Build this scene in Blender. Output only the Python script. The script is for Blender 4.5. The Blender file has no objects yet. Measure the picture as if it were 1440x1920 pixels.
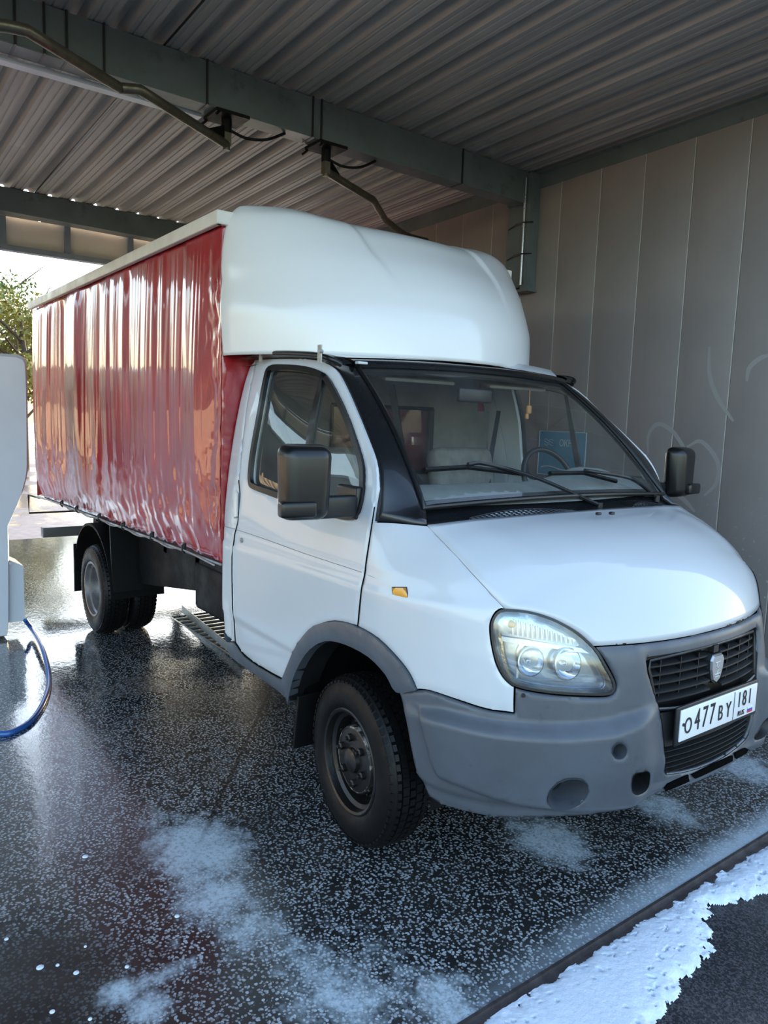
import bpy, bmesh, math, random
from mathutils import Vector, Matrix, geometry as mgeo
# ---------- camera model (metres; truck frame: x forward, y to the driver's side, z up) ----------
import numpy as np
CAM_F=1385.6; CAM_C=np.array([2.348,-2.566,1.730]); CAM_YAW=2.4984; CAM_PITCH=-0.1250; CAM_ROLL=0.0335
def cam_axes():
    cy,sy,cp,sp=np.cos(CAM_YAW),np.sin(CAM_YAW),np.cos(CAM_PITCH),np.sin(CAM_PITCH)
    d=np.array([cy*cp,sy*cp,sp]); r=np.array([sy,-cy,0.]); u=np.cross(r,d)
    c,s=np.cos(CAM_ROLL),np.sin(CAM_ROLL)
    return c*r+s*u, -s*r+c*u, d
CR,CU,CD=cam_axes()
def pj(P):
    v=np.asarray(P,float)-CAM_C; z=v@CD
    return np.stack([720+CAM_F*(v@CR)/z, 960-CAM_F*(v@CU)/z],-1)
def pl(x,y,ax,val):
    """point where the sight line of a picture position meets the plane axis=val"""
    D=CD+CR*(x-720)/CAM_F-CU*(y-960)/CAM_F
    return CAM_C+(val-CAM_C[ax])/D[ax]*D

# ---------- smooth helpers ----------
def lin(x,xs,ys): return np.interp(x,xs,ys)
def pch(xs,ys):
    xs=np.array(xs,float);ys=np.array(ys,float);h=np.diff(xs);dl=np.diff(ys)/h
    m=np.zeros(len(xs));m[0]=dl[0];m[-1]=dl[-1]
    for i in range(1,len(xs)-1):
        m[i]=0 if dl[i-1]*dl[i]<=0 else (h[i-1]+h[i])*dl[i-1]*dl[i]/(h[i]*dl[i-1]+h[i-1]*dl[i])*1.0
        if m[i]!=0: 
            w1=2*h[i]+h[i-1];w2=h[i]+2*h[i-1];m[i]=(w1+w2)/(w1/dl[i-1]+w2/dl[i])
    def f(x):
        x=np.clip(np.asarray(x,float),xs[0],xs[-1]); i=np.clip(np.searchsorted(xs,x)-1,0,len(xs)-2)
        t=(x-xs[i])/h[i]
        return (1+2*t)*(1-t)**2*ys[i]+t*(1-t)**2*h[i]*m[i]+t*t*(3-2*t)*ys[i+1]+t*t*(t-1)*h[i]*m[i+1]
    return f
def sst(a,b,x):
    t=np.clip((np.asarray(x,float)-a)/(b-a),0,1); return t*t*(3-2*t)
def spline(pts,closed=False,n=6):
    """Catmull-Rom through pts; a repeated point is a corner"""
    P=[tuple(map(float,p)) for p in pts]
    segs=[];cur=[P[0]]
    for q in P[1:]:
        if q==cur[-1]:
            if len(cur)>1: segs.append(cur)
            cur=[q]
        else: cur.append(q)
    if closed:
        if segs and True: cur=cur+[P[0]]
        else: cur=cur+[P[0]]
    if len(cur)>1: segs.append(cur)
    out=[]
    single=closed and len(segs)==1 
    for s in segs:
        A=np.array(s); k=len(A)
        for i in range(k-1):
            p1,p2=A[i],A[i+1]
            p0=A[i-1] if i>0 else (A[k-2] if single else 2*p1-p2)
            p3=A[i+2] if i+2<k else (A[1] if single else 2*p2-p1)
            for j in range(n):
                t=j/n
                out.append(.5*((2*p1)+(-p0+p2)*t+(2*p0-5*p1+4*p2-p3)*t*t+(-p0+3*p1-3*p2+p3)*t**3))
    if not closed: out.append(np.array(segs[-1][-1]))
    return np.array(out)

# ---------- cab skin ----------
T_door=pch([.3,.42,.6,.8,1.1,1.2,1.4,1.6,1.8,1.95,2.06],[.935,.95,.975,.985,.985,.982,.965,.937,.898,.855,.80])
T_doorf=pch([.3,.42,.6,.8,1.1,1.2,1.4,1.6,1.8,1.95,2.06],[.935,.95,.975,.985,.985,.975,.938,.888,.832,.785,.73])
T_fend=pch([.3,.42,.6,.8,1.05,1.15,1.2,1.25,1.3,1.345,1.42],[.93,.95,.975,.985,.985,.975,.955,.92,.88,.82,.72])
F_nose=pch([.3,.42,.5,.6,.7,.8,.9,.95,1.0,1.1,1.2,1.3,1.42],[.95,.985,1.005,1.022,1.018,1.005,.99,.98,.963,.93,.86,.75,.6])
X0=.10; NX,NY=2.6,2.2
GT_=np.linspace(0,np.pi/2,4001); GX_=np.sin(GT_)**(2/NX);GY_=np.cos(GT_)**(2/NY)
GS_=np.concatenate([[0],np.cumsum(np.hypot(np.diff(GX_)*.93,np.diff(GY_)*.985))]); SL=GS_[-1]
def W(p,z):
    """cab skin: p<0 along the door (x=X0+p), 0..SL around the corner to the nose centre, SL..2SL on to the far side"""
    p=np.asarray(p,float);z=np.asarray(z,float)
    far=p>SL; q=np.where(far,2*SL-p,p)
    qq=np.clip(q,0,SL)
    ux=np.interp(qq,GS_,GX_);uy=np.interp(qq,GS_,GY_)
    a=F_nose(z)-X0
    x=np.where(q<0,X0+q,X0+a*ux)
    bl=sst(.10,.38,x)
    bd=sst(-1.0,-.15,x)
    w=(T_door(z)*(1-bd)+T_doorf(z)*bd)*(1-bl)+T_fend(z)*bl
    w=w-.02*sst(-.95,-1.2,x)
    y=-w*uy
    return np.stack([x,np.where(far,-y,y),z],-1)
GP0_,GZ0_=np.meshgrid(np.linspace(-1.35,SL,110),np.linspace(.3,2.05,80)); GPJ_=pj(W(GP0_,GZ0_))
def onW(pts,surf=None):
    """put picture positions on the cab skin -> (p,z)"""
    out=[]
    for (x,y) in pts:
        dd=np.hypot(GPJ_[...,0]-x,GPJ_[...,1]-y); i=np.unravel_index(np.argmin(dd),dd.shape)
        c=np.array([GP0_[i],GZ0_[i]])
        for _ in range(25):
            r=pj(W(*c))-np.array([x,y]); h=1e-4
            J=np.stack([(pj(W(c[0]+h,c[1]))-pj(W(*c)))/h,(pj(W(c[0],c[1]+h))-pj(W(*c)))/h],1)
            try: st=np.linalg.solve(J,-r)
            except Exception: break
            st*=min(1,.15/max(1e-9,np.abs(st).max())); c=c+st
            c[0]=min(c[0],SL-1e-3); c[1]=min(max(c[1],.3),2.06)
            if np.abs(r).max()<.05: break
        out.append(c)
    return np.array(out)
def W3(c): c=np.asarray(c); return W(c[...,0],c[...,1])

random.seed(7); RNG=np.random.RandomState(7)
PI=math.pi
C=bpy.context.scene.collection
scene=bpy.context.scene

# ---------- camera, sky, sun, exposure ----------
cam=bpy.data.cameras.new('camera'); camo=bpy.data.objects.new('camera',cam); C.objects.link(camo)
cam.sensor_fit='HORIZONTAL'; cam.sensor_width=36; cam.lens=36*CAM_F/1440; cam.clip_start=.05; cam.clip_end=500
M=Matrix.Identity(4)
for i in range(3): M[i][0]=CR[i]; M[i][1]=CU[i]; M[i][2]=-CD[i]; M[i][3]=CAM_C[i]
camo.matrix_world=M; scene.camera=camo
world=bpy.data.worlds.new('sky'); scene.world=world; world.use_nodes=True
wn=world.node_tree; bgn=wn.nodes['Background']; sky=wn.nodes.new('ShaderNodeTexSky')
sky.sky_type='NISHITA'; sky.sun_disc=False
SUN_AZ=math.radians(128); SUN_EL=math.radians(24)      # compass direction of the sun measured from +x towards +y
sky.sun_elevation=SUN_EL; sky.sun_rotation=PI/2-SUN_AZ; sky.altitude=100; sky.air_density=1.3; sky.dust_density=2.5; sky.ozone_density=1.5
wn.links.new(sky.outputs[0],bgn.inputs[0]); bgn.inputs[1].default_value=0.42
sl=bpy.data.lights.new('sun','SUN'); sl.energy=4.0; sl.angle=math.radians(1.0); sl.color=(1,.86,.68)
so=bpy.data.objects.new('sun',sl); C.objects.link(so)
sd=Vector((math.cos(SUN_AZ)*math.cos(SUN_EL),math.sin(SUN_AZ)*math.cos(SUN_EL),math.sin(SUN_EL)))
so.rotation_euler=sd.to_track_quat('Z','Y').to_euler(); so.location=sd*30
scene.view_settings.view_transform='Standard'; scene.view_settings.look='None'; scene.view_settings.gamma=1
scene.view_settings.use_curve_mapping=False; scene.view_settings.exposure=0.88

# ---------- materials ----------
MATS={}
class NT:
    def __init__(s,name):
        s.m=bpy.data.materials.new(name); s.m.use_nodes=True; s.t=s.m.node_tree; s.b=s.t.nodes['Principled BSDF']; s.out=s.t.nodes['Material Output']; MATS[name]=s.m
    def n(s,ty,**k):
        o=s.t.nodes.new('ShaderNode'+ty)
        for a,v in k.items():
            if a.startswith('i_'): 
                key=a[2:]; key=int(key) if key.isdigit() else key.replace('_',' ')
                o.inputs[key].default_value=v
            else: setattr(o,a,v)
        return o
    def l(s,a,b): s.t.links.new(a,b)
    def val(s,v,inp):
        if hasattr(v,'is_output') or isinstance(v,bpy.types.NodeSocket): s.l(v,inp)
        else: inp.default_value=v
    def math(s,op,a,b=0.,c=0.,clamp=False):
        o=s.n('Math',operation=op,use_clamp=clamp); s.val(a,o.inputs[0]); s.val(b,o.inputs[1]); s.val(c,o.inputs[2]); return o.outputs[0]
    def mapr(s,v,a,b,c=0.,d=1.,t='SMOOTHSTEP'):
        o=s.n('MapRange',interpolation_type=t); s.val(v,o.inputs[0]); o.inputs[1].default_value=a;o.inputs[2].default_value=b;o.inputs[3].default_value=c;o.inputs[4].default_value=d; return o.outputs[0]
    def mix(s,f,a,b):
        o=s.n('Mix',data_type='RGBA'); s.val(f,o.inputs[0]); s.val(a,o.inputs[6]); s.val(b,o.inputs[7]); return o.outputs[2]
    def noise(s,scale,detail=3,rough=.5,vec=None,dim='3D'):
        o=s.n('TexNoise',noise_dimensions=dim); o.inputs['Scale'].default_value=scale; o.inputs['Detail'].default_value=detail; o.inputs['Roughness'].default_value=rough
        if vec is not None: s.l(vec,o.inputs['Vector'])
        return o
    def coord(s,scale=None):
        c=s.n('TexCoord').outputs['Object']
        if scale:
            mp=s.n('Mapping'); mp.inputs['Scale'].default_value=scale; s.l(c,mp.inputs[0]); return mp.outputs[0]
        return c
    def bump(s,h,strength=.3,dist=.01,inp='Normal'):
        o=s.n('Bump'); o.inputs['Strength'].default_value=strength; o.inputs['Distance'].default_value=dist; s.l(h,o.inputs['Height']); s.l(o.outputs[0],s.b.inputs[inp]); return o
def P4(c): return (c[0],c[1],c[2],1)
def pm(name,col,rough=.5,metal=0.,coat=0.,var=.0,vscale=6.,bump=0.,bscale=60.,spec=.5,dirt=None,coatr=.05,emit=None):
    s=NT(name); b=s.b; b.inputs['Roughness'].default_value=rough; b.inputs['Metallic'].default_value=metal
    b.inputs['Coat Weight'].default_value=coat; b.inputs['Coat Roughness'].default_value=coatr; b.inputs['Specular IOR Level'].default_value=spec
    v=s.coord(); nz=s.noise(vscale,4,.6,v)
    f=s.mapr(nz.outputs[0],.3,.7,0,1)
    c2=tuple(x*(1-var) for x in col)
    out=s.mix(f,P4(col),P4(c2))
    if dirt:
        n2=s.noise(dirt[1],6,.7,v); out=s.mix(s.mapr(n2.outputs[0],dirt[2],dirt[2]+.12,0,dirt[3]),out,P4(dirt[0]))
    s.l(out,b.inputs['Base Color'])
    if var:
        rr=s.mapr(nz.outputs[0],.25,.75,max(0,rough*.8),min(1,rough*1.2)); s.l(rr,b.inputs['Roughness'])
    if bump: nb=s.noise(bscale,3,.6,v); s.bump(nb.outputs[0],bump,.004)
    if emit: b.inputs['Emission Color'].default_value=P4(emit[0]); b.inputs['Emission Strength'].default_value=emit[1]
    return s.m
white=pm('white paint',(.56,.585,.615),.35,coat=.75,var=.0,vscale=2,dirt=((.35,.30,.24),35,.745,.6))
white2=pm('white fibreglass',(.74,.735,.715),.3,coat=.7,var=.0,coatr=.12)
cream=pm('white pvc trim',(.70,.66,.58),.5,var=.12,vscale=8)
blackg=pm('black gloss paint',(.006,.007,.009),.30,coat=.45,var=.2,dirt=((.05,.04,.03),12,.68,.4))
blackp=pm('black plastic',(.016,.017,.019),.38,var=.3,bump=.08,bscale=300)
blackm=pm('black moulding',(.004,.0045,.005),.34,coat=.12)
blackf=pm('black chassis steel',(.003,.003,.0035),.55,spec=.2,metal=.0,var=.4,bump=.2,bscale=40)
greyp=pm('grey bumper plastic',(.088,.099,.118),.37,var=.18,vscale=5,bump=.10,bscale=220,dirt=((.04,.045,.055),9,.60,.55))
tyrem=rubber=pm('tyre rubber',(.0045,.0045,.005),.5,var=.3,vscale=10,bump=.15,bscale=80,spec=.22)
steel_d=pm('dark wheel steel',(.014,.013,.0125),.34,metal=.2,var=.4,vscale=20,bump=.3,bscale=50,dirt=((.16,.13,.10),22,.60,.6))
steel_g=pm('grey wheel steel',(.30,.29,.29),.35,metal=.6,var=.35,vscale=14,dirt=((.09,.06,.04),18,.58,.7))
chrome=pm('chrome',(.85,.87,.9),.06,metal=1.)
silver=pm('satin silver',(.62,.64,.67),.28,metal=.85,var=.1)
galv=pm('galvanised steel',(.42,.43,.43),.38,metal=.6,var=.25,vscale=25)
amber=pm('amber plastic',(.75,.34,.03),.25,coat=.6)
reflw=pm('lamp reflector',(.46,.54,.64),.18,metal=.65,var=.3,vscale=12,bump=.3,bscale=14)
ribg=pm('ribbed lamp insert',(.75,.80,.86),.16,metal=.5,coat=1)
fabric=pm('seat fabric',(.24,.225,.205),.85,var=.25,vscale=14,bump=.15,bscale=200)
interior=pm('interior trim',(.16,.155,.145),.8,var=.2)
dashm=pm('dashboard plastic',(.26,.28,.28),.45,var=.15,bump=.1,bscale=200)
beige=pm('beige lining',(.22,.21,.195),.85,var=.25,vscale=5)
beam_m=pm('grey beam paint',(.12,.15,.15),.45,var=.25,vscale=3,dirt=((.03,.035,.035),4,.56,.5),coat=.2)
boom_m=pm('dull brass pipe',(.16,.14,.10),.35,metal=.7,var=.3,vscale=20)
plateW=pm('plate white',(.80,.82,.84),.35,coat=.5)
inkm=pm('plate black ink',(.012,.012,.014),.5)
redm=pm('flag red',(.6,.03,.04),.5); bluem=pm('flag blue',(.03,.07,.45),.5)
hose_m=pm('blue hose rubber',(.02,.10,.34),.35,coat=.4)
termw=pm('white cabinet enamel',(.66,.70,.76),.35,coat=.4,var=.05,vscale=2)
wood=pm('weathered batten',(.42,.34,.26),.7,var=.4,vscale=12)
fasc=pm('beige fascia sheet',(.66,.59,.50),.55,var=.15,vscale=2)
bluegrey=pm('blue grey steel',(.16,.20,.24),.5,var=.2)
rope_m=pm('grey rope',(.42,.38,.36),.8,var=.3,vscale=60)
bark=pm('bark',(.10,.07,.05),.9,var=.4,vscale=20,bump=.5,bscale=30)
sandwall=pm('sunlit render',(.62,.48,.33),.8,var=.2,vscale=.6)
brickred=pm('red cladding',(.45,.10,.05),.6,var=.2,vscale=.6)
darkpane=pm('dark pane',(.02,.025,.03),.08)
signm=pm('blue poster',(.03,.30,.50),.4,var=.15,vscale=4)
signw=pm('poster white print',(.62,.70,.74),.5)
brownm=pm('dark rust',(.09,.045,.02),.8,var=.5,vscale=60)

def glassmat(name,tint,refl=.0,rough=.0,ior=1.5,dust=0.):
    s=NT(name); t=s.t; t.nodes.remove(s.b)
    tr=s.n('BsdfTransparent'); tr.inputs[0].default_value=P4(tint); gl=s.n('BsdfGlossy'); gl.inputs['Roughness'].default_value=rough
    fr=s.n('Fresnel'); gm=s.n('NewGeometry'); s.l(s.mapr(gm.outputs['Backfacing'],0,1,ior,1/ior,'LINEAR'),fr.inputs[0])
    f=s.math('ADD',fr.outputs[0],refl,clamp=True)
    mx=s.n('MixShader'); s.l(f,mx.inputs[0]); s.l(tr.outputs[0],mx.inputs[1]); s.l(gl.outputs[0],mx.inputs[2]); o=mx
    if dust:
        df=s.n('BsdfDiffuse'); df.inputs[0].default_value=(.6,.62,.65,1); nz=s.noise(3,6,.7,s.coord()); m2=s.n('MixShader')
        s.l(s.mapr(nz.outputs[0],.3,.8,dust*.3,dust),m2.inputs[0]); s.l(mx.outputs[0],m2.inputs[1]); s.l(df.outputs[0],m2.inputs[2]); o=m2
    s.l(o.outputs[0],s.out.inputs[0]); return s.m
glass=glassmat('windscreen glass',(.93,.96,.94),.0,dust=.05)
glass_s=glassmat('side glass',(.80,.82,.80),.05,dust=.03)
lensm=glassmat('clear lamp lens',(.93,.96,.98),.05)

def tarpmat():
    s=NT('red pvc tarpaulin'); b=s.b; v=s.coord()
    n=s.noise(3,4,.6,v); s.l(s.mix(s.mapr(n.outputs[0],.3,.7),(.40,.012,.018,1),(.29,.008,.014,1)),b.inputs['Base Color'])
    b.inputs['Roughness'].default_value=.30; b.inputs['Coat Weight'].default_value=1.; b.inputs['Coat IOR'].default_value=1.52; b.inputs['Coat Roughness'].default_value=.025; b.inputs['Specular IOR Level'].default_value=.6
    n2=s.noise(1,5,.65,s.coord((22,22,3))); n3=s.noise(38,2,.5,v)
    h=s.math('ADD',n2.outputs[0],s.math('MULTIPLY',n3.outputs[0],.08)); bp=s.bump(h,.10,.006); s.l(bp.outputs[0],b.inputs['Coat Normal'])
    return s.m
tarp=tarpmat()

# ---------- object helpers ----------
def new(name,verts,faces,mat,parent=None,smooth=None,kind=None,mats=None,fm=None):
    me=bpy.data.meshes.new(name); me.from_pydata([tuple(map(float,v)) for v in verts],[],[tuple(int(i) for i in f) for f in faces])
    for m in (mats or [mat]): me.materials.append(m)
    if fm is not None: me.polygons.foreach_set('material_index',fm)
    me.update()
    return link(name,me,parent,smooth,kind)
def link(name,me,parent=None,smooth=None,kind=None):
    if smooth is not None:
        me.polygons.foreach_set('use_smooth',[True]*len(me.polygons)); me.set_sharp_from_angle(angle=math.radians(smooth))
    o=bpy.data.objects.new(name,me); C.objects.link(o)
    if parent is not None:
        o.parent=parent; o.matrix_parent_inverse=parent.matrix_world.inverted() if False else Matrix.Identity(4)
        base=parent; off=Vector((0,0,0))
        while base is not None: off+=base.location; base=base.parent
        me.transform(Matrix.Translation(-off))
    if kind: o['kind']=kind
    return o
def tag(o,label,cat,group=None):
    o['label']=label; o['category']=cat
    if group: o['group']=group
    return o
def thing(name,loc,label,cat,group=None):
    o=bpy.data.objects.new(name,None); C.objects.link(o); o.location=loc; return tag(o,label,cat,group)
def frombm(name,bm,mat,parent=None,smooth=None,kind=None,recalc=True):
    if recalc: bmesh.ops.recalc_face_normals(bm,faces=bm.faces[:])
    me=bpy.data.meshes.new(name); bm.to_mesh(me); bm.free(); me.materials.append(mat); return link(name,me,parent,smooth,kind)
class MB:
    """collects simple shapes into one mesh"""
    def __init__(s): s.v=[];s.f=[]
    def add(s,v,f):
        k=len(s.v); s.v+= [tuple(map(float,p)) for p in v]; s.f+=[tuple(int(i)+k for i in q) for q in f]; return s
    def box(s,c,d,R=None):
        c=np.array(c,float);d=np.array(d,float)/2
        v=np.array([[x,y,z] for x in(-1,1) for y in(-1,1) for z in(-1,1)])*d
        if R is not None: v=v@np.array(R).T
        return s.add(v+c,[(0,1,3,2),(4,6,7,5),(0,4,5,1),(2,3,7,6),(0,2,6,4),(1,5,7,3)])
    def box2(s,a,b): a=np.array(a,float);b=np.array(b,float); return s.box((a+b)/2,np.abs(b-a))
    def cbox(s,c,d,r,R=None):
        """box with chamfered/rounded edges"""
        bm=bmesh.new(); bmesh.ops.create_cube(bm,size=1)
        bmesh.ops.scale(bm,vec=Vector(d),verts=bm.verts[:])
        bmesh.ops.bevel(bm,geom=bm.edges[:],offset=r,segments=3,affect='EDGES',profile=.5,clamp_overlap=True)
        bm.verts.index_update(); v=np.array([x.co[:] for x in bm.verts]); f=[[q.index for q in p.verts] for p in bm.faces]; bm.free()
        if R is not None: v=v@np.array(R).T
        return s.add(v+np.array(c,float),f)
    def tube(s,pts,r,n=8,cap=True,closed=False):
        P=np.array(pts,float); k=len(P); rr=np.broadcast_to(np.asarray(r,float),(k,))
        T=np.gradient(P,axis=0) if not closed else np.roll(P,-1,0)-np.roll(P,1,0)
        T/=np.linalg.norm(T,axis=1)[:,None]+1e-12
        N=None;vs=[]
        for i in range(k):
            t=T[i]
            if N is None:
                a=np.array([0,0,1.]) if abs(t[2])<.9 else np.array([1.,0,0]); N=np.cross(t,a)
            N=N-t*(N@t); N/=np.linalg.norm(N)+1e-12; B=np.cross(t,N)
            for j in range(n):
                a=2*PI*j/n; vs.append(P[i]+rr[i]*(math.cos(a)*N+math.sin(a)*B))
        fs=[]
        for i in range(k if closed else k-1):
            for j in range(n):
                a=i*n+j;b=i*n+(j+1)%n;i2=(i+1)%k; fs.append((a,b,i2*n+(j+1)%n,i2*n+j))
        if cap and not closed: fs.append(tuple(range(n))[::-1]); fs.append(tuple((k-1)*n+j for j in range(n)))
        return s.add(vs,fs)
    def cyl(s,a,b,r,n=16,r2=None):
        return s.tube([a,b],[r,r if r2 is None else r2],n)
    def lathe(s,prof,c,ax='y',n=48,sgn=1,closed=False):
        """prof: (radius, offset along axis)"""
        c=np.array(c,float);vs=[];k=len(prof)
        for i in range(n):
            a=2*PI*i/n; ca,sa=math.cos(a),math.sin(a)
            for r,o in prof:
                if ax=='y': vs.append(c+np.array([r*ca,sgn*o,r*sa]))
                elif ax=='x': vs.append(c+np.array([sgn*o,r*ca,r*sa]))
                else: vs.append(c+np.array([r*ca,r*sa,sgn*o]))
        fs=[]
        for i in range(n):
            for j in range(k if closed else k-1):
                j2=(j+1)%k; fs.append((i*k+j,i*k+j2,((i+1)%n)*k+j2,((i+1)%n)*k+j))
        return s.add(vs,fs)
    def build(s,name,mat,parent=None,smooth=35,kind=None,mirror=None,recalc=True):
        bm=bmesh.new(); vv=[bm.verts.new(p if not mirror else (p[0],-p[1],p[2])) for p in s.v]
        for f in s.f:
            try: bm.faces.new([vv[i] for i in f])
            except ValueError: pass
        return frombm(name,bm,mat,parent,smooth,kind,recalc)
def grid(nu,nv,fn,cu=False):
    """grid of points fn(i,j) and its quads"""
    V=[fn(i,j) for i in range(nu) for j in range(nv)]; F=[]
    for i in range(nu if cu else nu-1):
        for j in range(nv-1):
            a=i*nv+j;b=((i+1)%nu)*nv+j; F.append((a,b,b+1,a+1))
    return V,F
def inpoly(P,poly):
    x,y=P[:,0],P[:,1]; c=np.zeros(len(P),bool); n=len(poly); j=n-1
    for i in range(n):
        xi,yi=poly[i];xj,yj=poly[j]
        m=((yi>y)!=(yj>y)); 
        with np.errstate(divide='ignore',invalid='ignore'):
            c^= m & (x<(xj-xi)*(y-yi)/(yj-yi+1e-30)+xi)
        j=i
    return c
def dens(poly,step,closed=True):
    out=[];n=len(poly)
    for i in range(n if closed else n-1):
        a=np.array(poly[i]);b=np.array(poly[(i+1)%n]);k=max(1,int(math.ceil(np.linalg.norm(b-a)/step)))
        for j in range(k): out.append(a+(b-a)*j/k)
    if not closed: out.append(np.array(poly[-1]))
    return np.array(out)
def distpoly(P,poly):
    d=np.full(len(P),9.);n=len(poly)
    for i in range(n):
        a=poly[i];b=poly[(i+1)%n];ab=b-a;L=ab@ab+1e-12
        t=np.clip(((P-a)@ab)/L,0,1); d=np.minimum(d,np.linalg.norm(P-(a+t[:,None]*ab),axis=1))
    return d
def cdt(outer,holes=(),step=.03):
    loops=[dens(outer,step)]+[dens(h,step) for h in holes]
    lo=loops[0].min(0);hi=loops[0].max(0)
    gx,gy=np.meshgrid(np.arange(lo[0]+step/2,hi[0],step),np.arange(lo[1]+step/2,hi[1],step)); G=np.stack([gx.ravel(),gy.ravel()],1)
    m=inpoly(G,loops[0])
    for h in loops[1:]: m&=~inpoly(G,h)
    G=G[m]
    for L in loops: 
        if len(G): G=G[distpoly(G,L)>step*.45]
    V=np.concatenate(loops+[G]); E=[];k=0
    for L in loops:
        n=len(L); E+=[(k+i,k+(i+1)%n) for i in range(n)]; k+=n
    r=mgeo.delaunay_2d_cdt([Vector((float(a),float(b))) for a,b in V],E,[],0,1e-6)
    vv=np.array([p[:] for p in r[0]]); ff=np.array([list(f) for f in r[2]])
    ce=vv[ff].mean(1); m=inpoly(ce,loops[0])
    for h in loops[1:]: m&=~inpoly(ce,h)
    ff=ff[m]; a=vv[ff]; cr=(a[:,1,0]-a[:,0,0])*(a[:,2,1]-a[:,0,1])-(a[:,1,1]-a[:,0,1])*(a[:,2,0]-a[:,0,0])
    ff=ff[np.abs(cr)>1e-10]; cr=cr[np.abs(cr)>1e-10]; ff[cr<0]=ff[cr<0][:,::-1]
    return vv,ff,loops
def nrm(surf,uv):
    h=1e-3; U=uv.copy();U[:,0]+=h;U2=uv.copy();U2[:,0]-=h;Vv=uv.copy();Vv[:,1]+=h;V2=uv.copy();V2[:,1]-=h
    a=surf(U)-surf(U2);b=surf(Vv)-surf(V2); n=np.cross(a,b); return n/(np.linalg.norm(n,axis=1)[:,None]+1e-12)
def patch(name,outer,surf,mat,parent=None,holes=(),step=.03,th=.012,lift=0.,flip=1,smooth=40,mirror=False,disp=None,kind=None,lip=.004):
    """a thick panel cut out of a surface: outer/holes in (u,v), thickness inwards, edges slightly rolled in"""
    vv,ff,loops=cdt(outer,holes,step)
    P=surf(vv); N=nrm(surf,vv)*flip
    if lift: P=P+N*lift
    if disp is not None: P=P+N*disp(vv)[:,None]
    n=len(P); used=sorted(set(ff.ravel().tolist()))
    B=P-N*th
    bd=set()
    cnt={}
    for f in ff:
        for a,b in((f[0],f[1]),(f[1],f[2]),(f[2],f[0])): cnt[(a,b)]=1
    rim=[(a,b) for (a,b) in cnt if (b,a) not in cnt]
    if lip:
        for a,b in rim: bd.add(a);bd.add(b)
        # rolled edge: sink the border slightly
        for i in bd: P[i]=P[i]-N[i]*lip
    F=[tuple(f) for f in ff]+[tuple(x+n for x in f[::-1]) for f in ff]+[(b,a,a+n,b+n) for a,b in rim]
    V=np.concatenate([P,B])
    if mirror: V=V*np.array([1,-1,1])
    bm=bmesh.new(); vs=[bm.verts.new(tuple(p)) for p in V]
    for f in F:
        try: bm.faces.new([vs[i] for i in f])
        except ValueError: pass
    loose=[v for v in bm.verts if not v.link_faces]; bmesh.ops.delete(bm,geom=loose,context='VERTS')
    return frombm(name,bm,mat,parent,smooth,kind)
def strip3(name,loop,n_in,width,mat,parent,th=.01,closed=True):
    pass
def textmesh(body,size,sx=1.,ext=.0008):
    cu=bpy.data.curves.new('t','FONT'); cu.body=body; cu.size=size; cu.extrude=ext; cu.align_x='CENTER'; cu.align_y='CENTER'
    o=bpy.data.objects.new('t',cu); C.objects.link(o); dg=bpy.context.evaluated_depsgraph_get(); dg.update()
    me=bpy.data.meshes.new_from_object(o.evaluated_get(dg)); bpy.data.objects.remove(o); me.transform(Matrix.Diagonal((sx,1,1,1))); return me
def placemesh(name,me,mat,loc,X,Y,parent=None,smooth=None,kind=None):
    X=Vector(X).normalized();Y=Vector(Y).normalized();Z=X.cross(Y).normalized()
    Mx=Matrix.Identity(4)
    for i in range(3): Mx[i][0]=X[i];Mx[i][1]=Y[i];Mx[i][2]=Z[i];Mx[i][3]=loc[i]
    me.transform(Mx); me.materials.clear(); me.materials.append(mat); return link(name,me,parent,smooth,kind)
def Wf(p,z):
    """frame on the cab skin: point, outward normal, tangent, up"""
    uv=np.array([[p,z]]); P=W3(uv)[0]; n=nrm(W3,uv)[0]
    t=W(p+.002,z)-W(p-.002,z); t/=np.linalg.norm(t); u=np.cross(n,t); 
    if u[2]<0: u=-u
    return P,n,t,u
# ================= THE SETTING =================
def zr(x,y): return 3.81+.026*(x+2.2)-.012*y
WALL_Y=2.25; PITCH=.21125; SH=.845
# --- roof: trapezoid steel sheets, each sheet a part
roofm=NT('galvanised roof sheet'); _v=roofm.coord(); _n=roofm.noise(1,5,.65,roofm.coord((.7,6,6))); _n2=roofm.noise(1.1,4,.6,_v)
_c=roofm.mix(roofm.mapr(_n.outputs[0],.3,.7),(.40,.375,.345,1),(.29,.275,.26,1)); _c=roofm.mix(roofm.mapr(_n2.outputs[0],.62,.72,0,.5),_c,(.56,.54,.51,1))
roofm.l(_c,roofm.b.inputs['Base Color']); roofm.b.inputs['Roughness'].default_value=.48; roofm.b.inputs['Metallic'].default_value=.15; roofm=roofm.m
ceil=bpy.data.objects.new('ceiling',None); C.objects.link(ceil); ceil['kind']='structure'; ceil.location=(0,0,3.8)
RX0,RX1=-5.655,1.03
prof=[(0,0),(.022,0),(.026,.006),(.034,.006),(.038,0),(.075,0),(.079,.006),(.087,.006),(.091,0),(.115,0),(.143,.058),(.183,.058)]
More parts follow.
